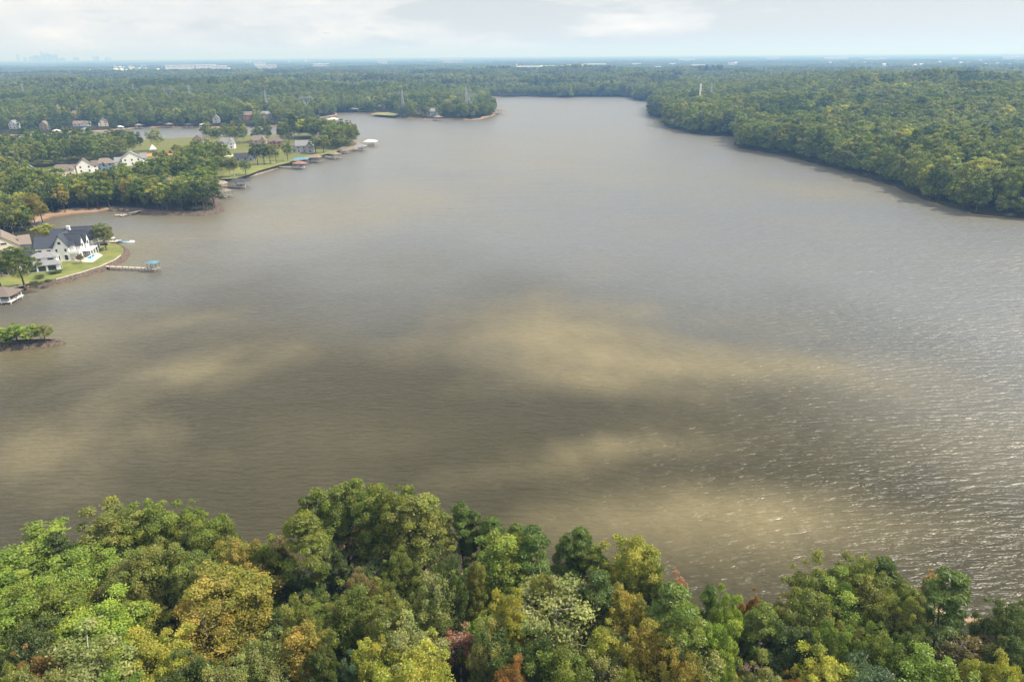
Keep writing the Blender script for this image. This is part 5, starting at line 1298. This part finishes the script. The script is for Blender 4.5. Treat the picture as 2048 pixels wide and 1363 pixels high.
sc[n_big:] *= np.stack([rs.uniform(.5, .75, n - n_big)] * 2 + [rs.uniform(.35, .62, n - n_big)], -1); sc[n_big:, 1] = sc[n_big:, 0]
pinez = waves(rx, ry, 44, 260.0) + rs.uniform(-.3, .3, n) > .55
ids = np.where(pinez, 7 + rs.randint(0, 3, n), rs.randint(0, 7, n))
cols = wood_cols(rx, ry, 61, GREENS); cols[pinez] = np.array(PAL['N']) * .85
stuff_points('woodland', 'mixed broadleaf woods covering the far banks and the right-hand hills', np.stack([rx, ry, rz_ - .3], -1), ids, sc, np.stack([rs.uniform(-.06, .06, n), rs.uniform(-.06, .06, n), rs.uniform(0, 6.28, n)], -1), cols,
             [merged(('moak', i)) for i in range(7)] + [merged(('mpine', i)) for i in range(3)])
# the near wood carries on to both sides of the picture and below the viewer
nx_, ny_ = jitter_points(-170, 170, 6, 92, 6.6, 83); nh_, nd_, nr_ = ground(nx_, ny_)
k = (nd_ > 2) & (nr_ == 3) & ((np.abs(nx_) > .692 * ny_ + 27) | (ny_ < 36)); nx_, ny_, nh_ = nx_[k], ny_[k], nh_[k]; n = len(nx_); rs = np.random.RandomState(6)
def near_kind(key):
    me = merged(key); return me
sn = np.stack([rs.uniform(.8, 1.2, n)] * 2 + [rs.uniform(.75, 1.05, n)], -1); sn[:, 1] = sn[:, 0]
stuff_points('surrounding_woodland', 'green woods carrying the near wood on along the bank', np.stack([nx_, ny_, nh_ - .2], -1), rs.randint(0, 4, n), sn, np.stack([np.zeros(n), np.zeros(n), rs.uniform(0, 6.28, n)], -1), wood_cols(nx_, ny_, 66, [('D', .2), ('G', .4), ('O', .2), ('B', .15), ('A', .05)]), [near_kind(('oak', i)) for i in range(3)] + [near_kind(('pine', 1))])
def stand_mesh(seed, size, ntree, leaves, leaf, hh):
    """a stand of many far-off trees as one mesh"""
    rs = np.random.RandomState(seed); V, F, T = [], [], []; b0 = 0
    for i in range(ntree):
        cx, cy = rs.uniform(-size / 2, size / 2, 2); h_ = hh * rs.uniform(.7, 1.25); rc = rs.uniform(4.2, 6.5)
        d_ = unit(rsph(rs, leaves) + .5 * UP); p = np.array([cx, cy, h_ - rc * 1.1]) + d_ * np.array([rc, rc, rc * 1.15]) * rs.uniform(.8, 1.08, (leaves, 1))
        v, f = leaf_quads(rs, p, unit(d_ + .5 * rsph(rs, leaves)), leaf, leaf * .75)
        V.append(v); F.append(f + b0); b0 += len(v); T.append(np.repeat(np.clip(rs.rand() * .75 + rs.rand(leaves) * .25, 0, 1), 4))
    me = mesh_np('stand', np.concatenate(V), np.concatenate(F), dict(tint=np.concatenate(T))); me.materials.append(M['leaf_wood']); return me
ST = [stand_mesh(300 + i, 74, 62, 95, 2.5, 17) for i in range(5)]
x1, y1 = polar_points(1545, 6200, -42, 43, 62, 71)
h1, d1, r1 = ground(x1, y1); k = (d1 > 16) & not_excluded(x1, y1, EXC_FAR); x1, y1, h1 = x1[k], y1[k], h1[k]
x2, y2 = polar_points(6200, 33000, -42, 43, 330, 72)
h2, d2, r2_ = ground(x2, y2); k = (d2 > 16) & not_excluded(x2, y2, EXC_FAR); x2, y2, h2 = x2[k], y2[k], h2[k]
fx, fy, fz = np.concatenate([x1, x2]), np.concatenate([y1, y2]), np.concatenate([h1, h2]); n = len(fx); rs = np.random.RandomState(8)
big = np.concatenate([np.zeros(len(x1), bool), np.ones(len(x2), bool)])
sxy = np.where(big, 5.4, 1.0); szz = np.where(big, 1.0, rs.uniform(.8, 1.2, n))
stuff_points('distant_woodland', 'hazy blue-green woods stretching over the plain to the horizon', np.stack([fx, fy, fz - 1], -1), rs.randint(0, 5, n), np.stack([sxy, sxy, szz], -1), np.stack([np.zeros(n), np.zeros(n), rs.randint(0, 4, n) * 1.5708 + rs.uniform(-.2, .2, n)], -1), wood_cols(fx, fy, 62, [('D', .30), ('G', .50), ('O', .16), ('Y', .04)]) * .66, ST)

# ------------------------------------------------------------------ air
bm = bmesh.new(); bmesh.ops.create_cube(bm, size=1.0); me = bpy.data.meshes.new('haze'); bm.to_mesh(me); bm.free()
hz = obj('haze', me); hz.scale = (90000, 40600, 257); hz.location = (0, 18600, 257 / 2 - 5.0)
hm = bpy.data.materials.new('haze'); hm.use_nodes = True; hn = hm.node_tree; hn.nodes.clear()
ho = hn.nodes.new('ShaderNodeOutputMaterial'); hv = hn.nodes.new('ShaderNodeVolumePrincipled')
hv.inputs['Color'].default_value = (.27, .53, 1.0, 1); hv.inputs['Absorption Color'].default_value = (.72, .72, .74, 1); hv.inputs['Density'].default_value = 2.1e-4; hv.inputs['Anisotropy'].default_value = .15
hn.links.new(hv.outputs[0], ho.inputs['Volume']); me.materials.append(hm)
tag(hz, kind='stuff'); hz['label'] = 'pale blue haze over the lake and the plain'
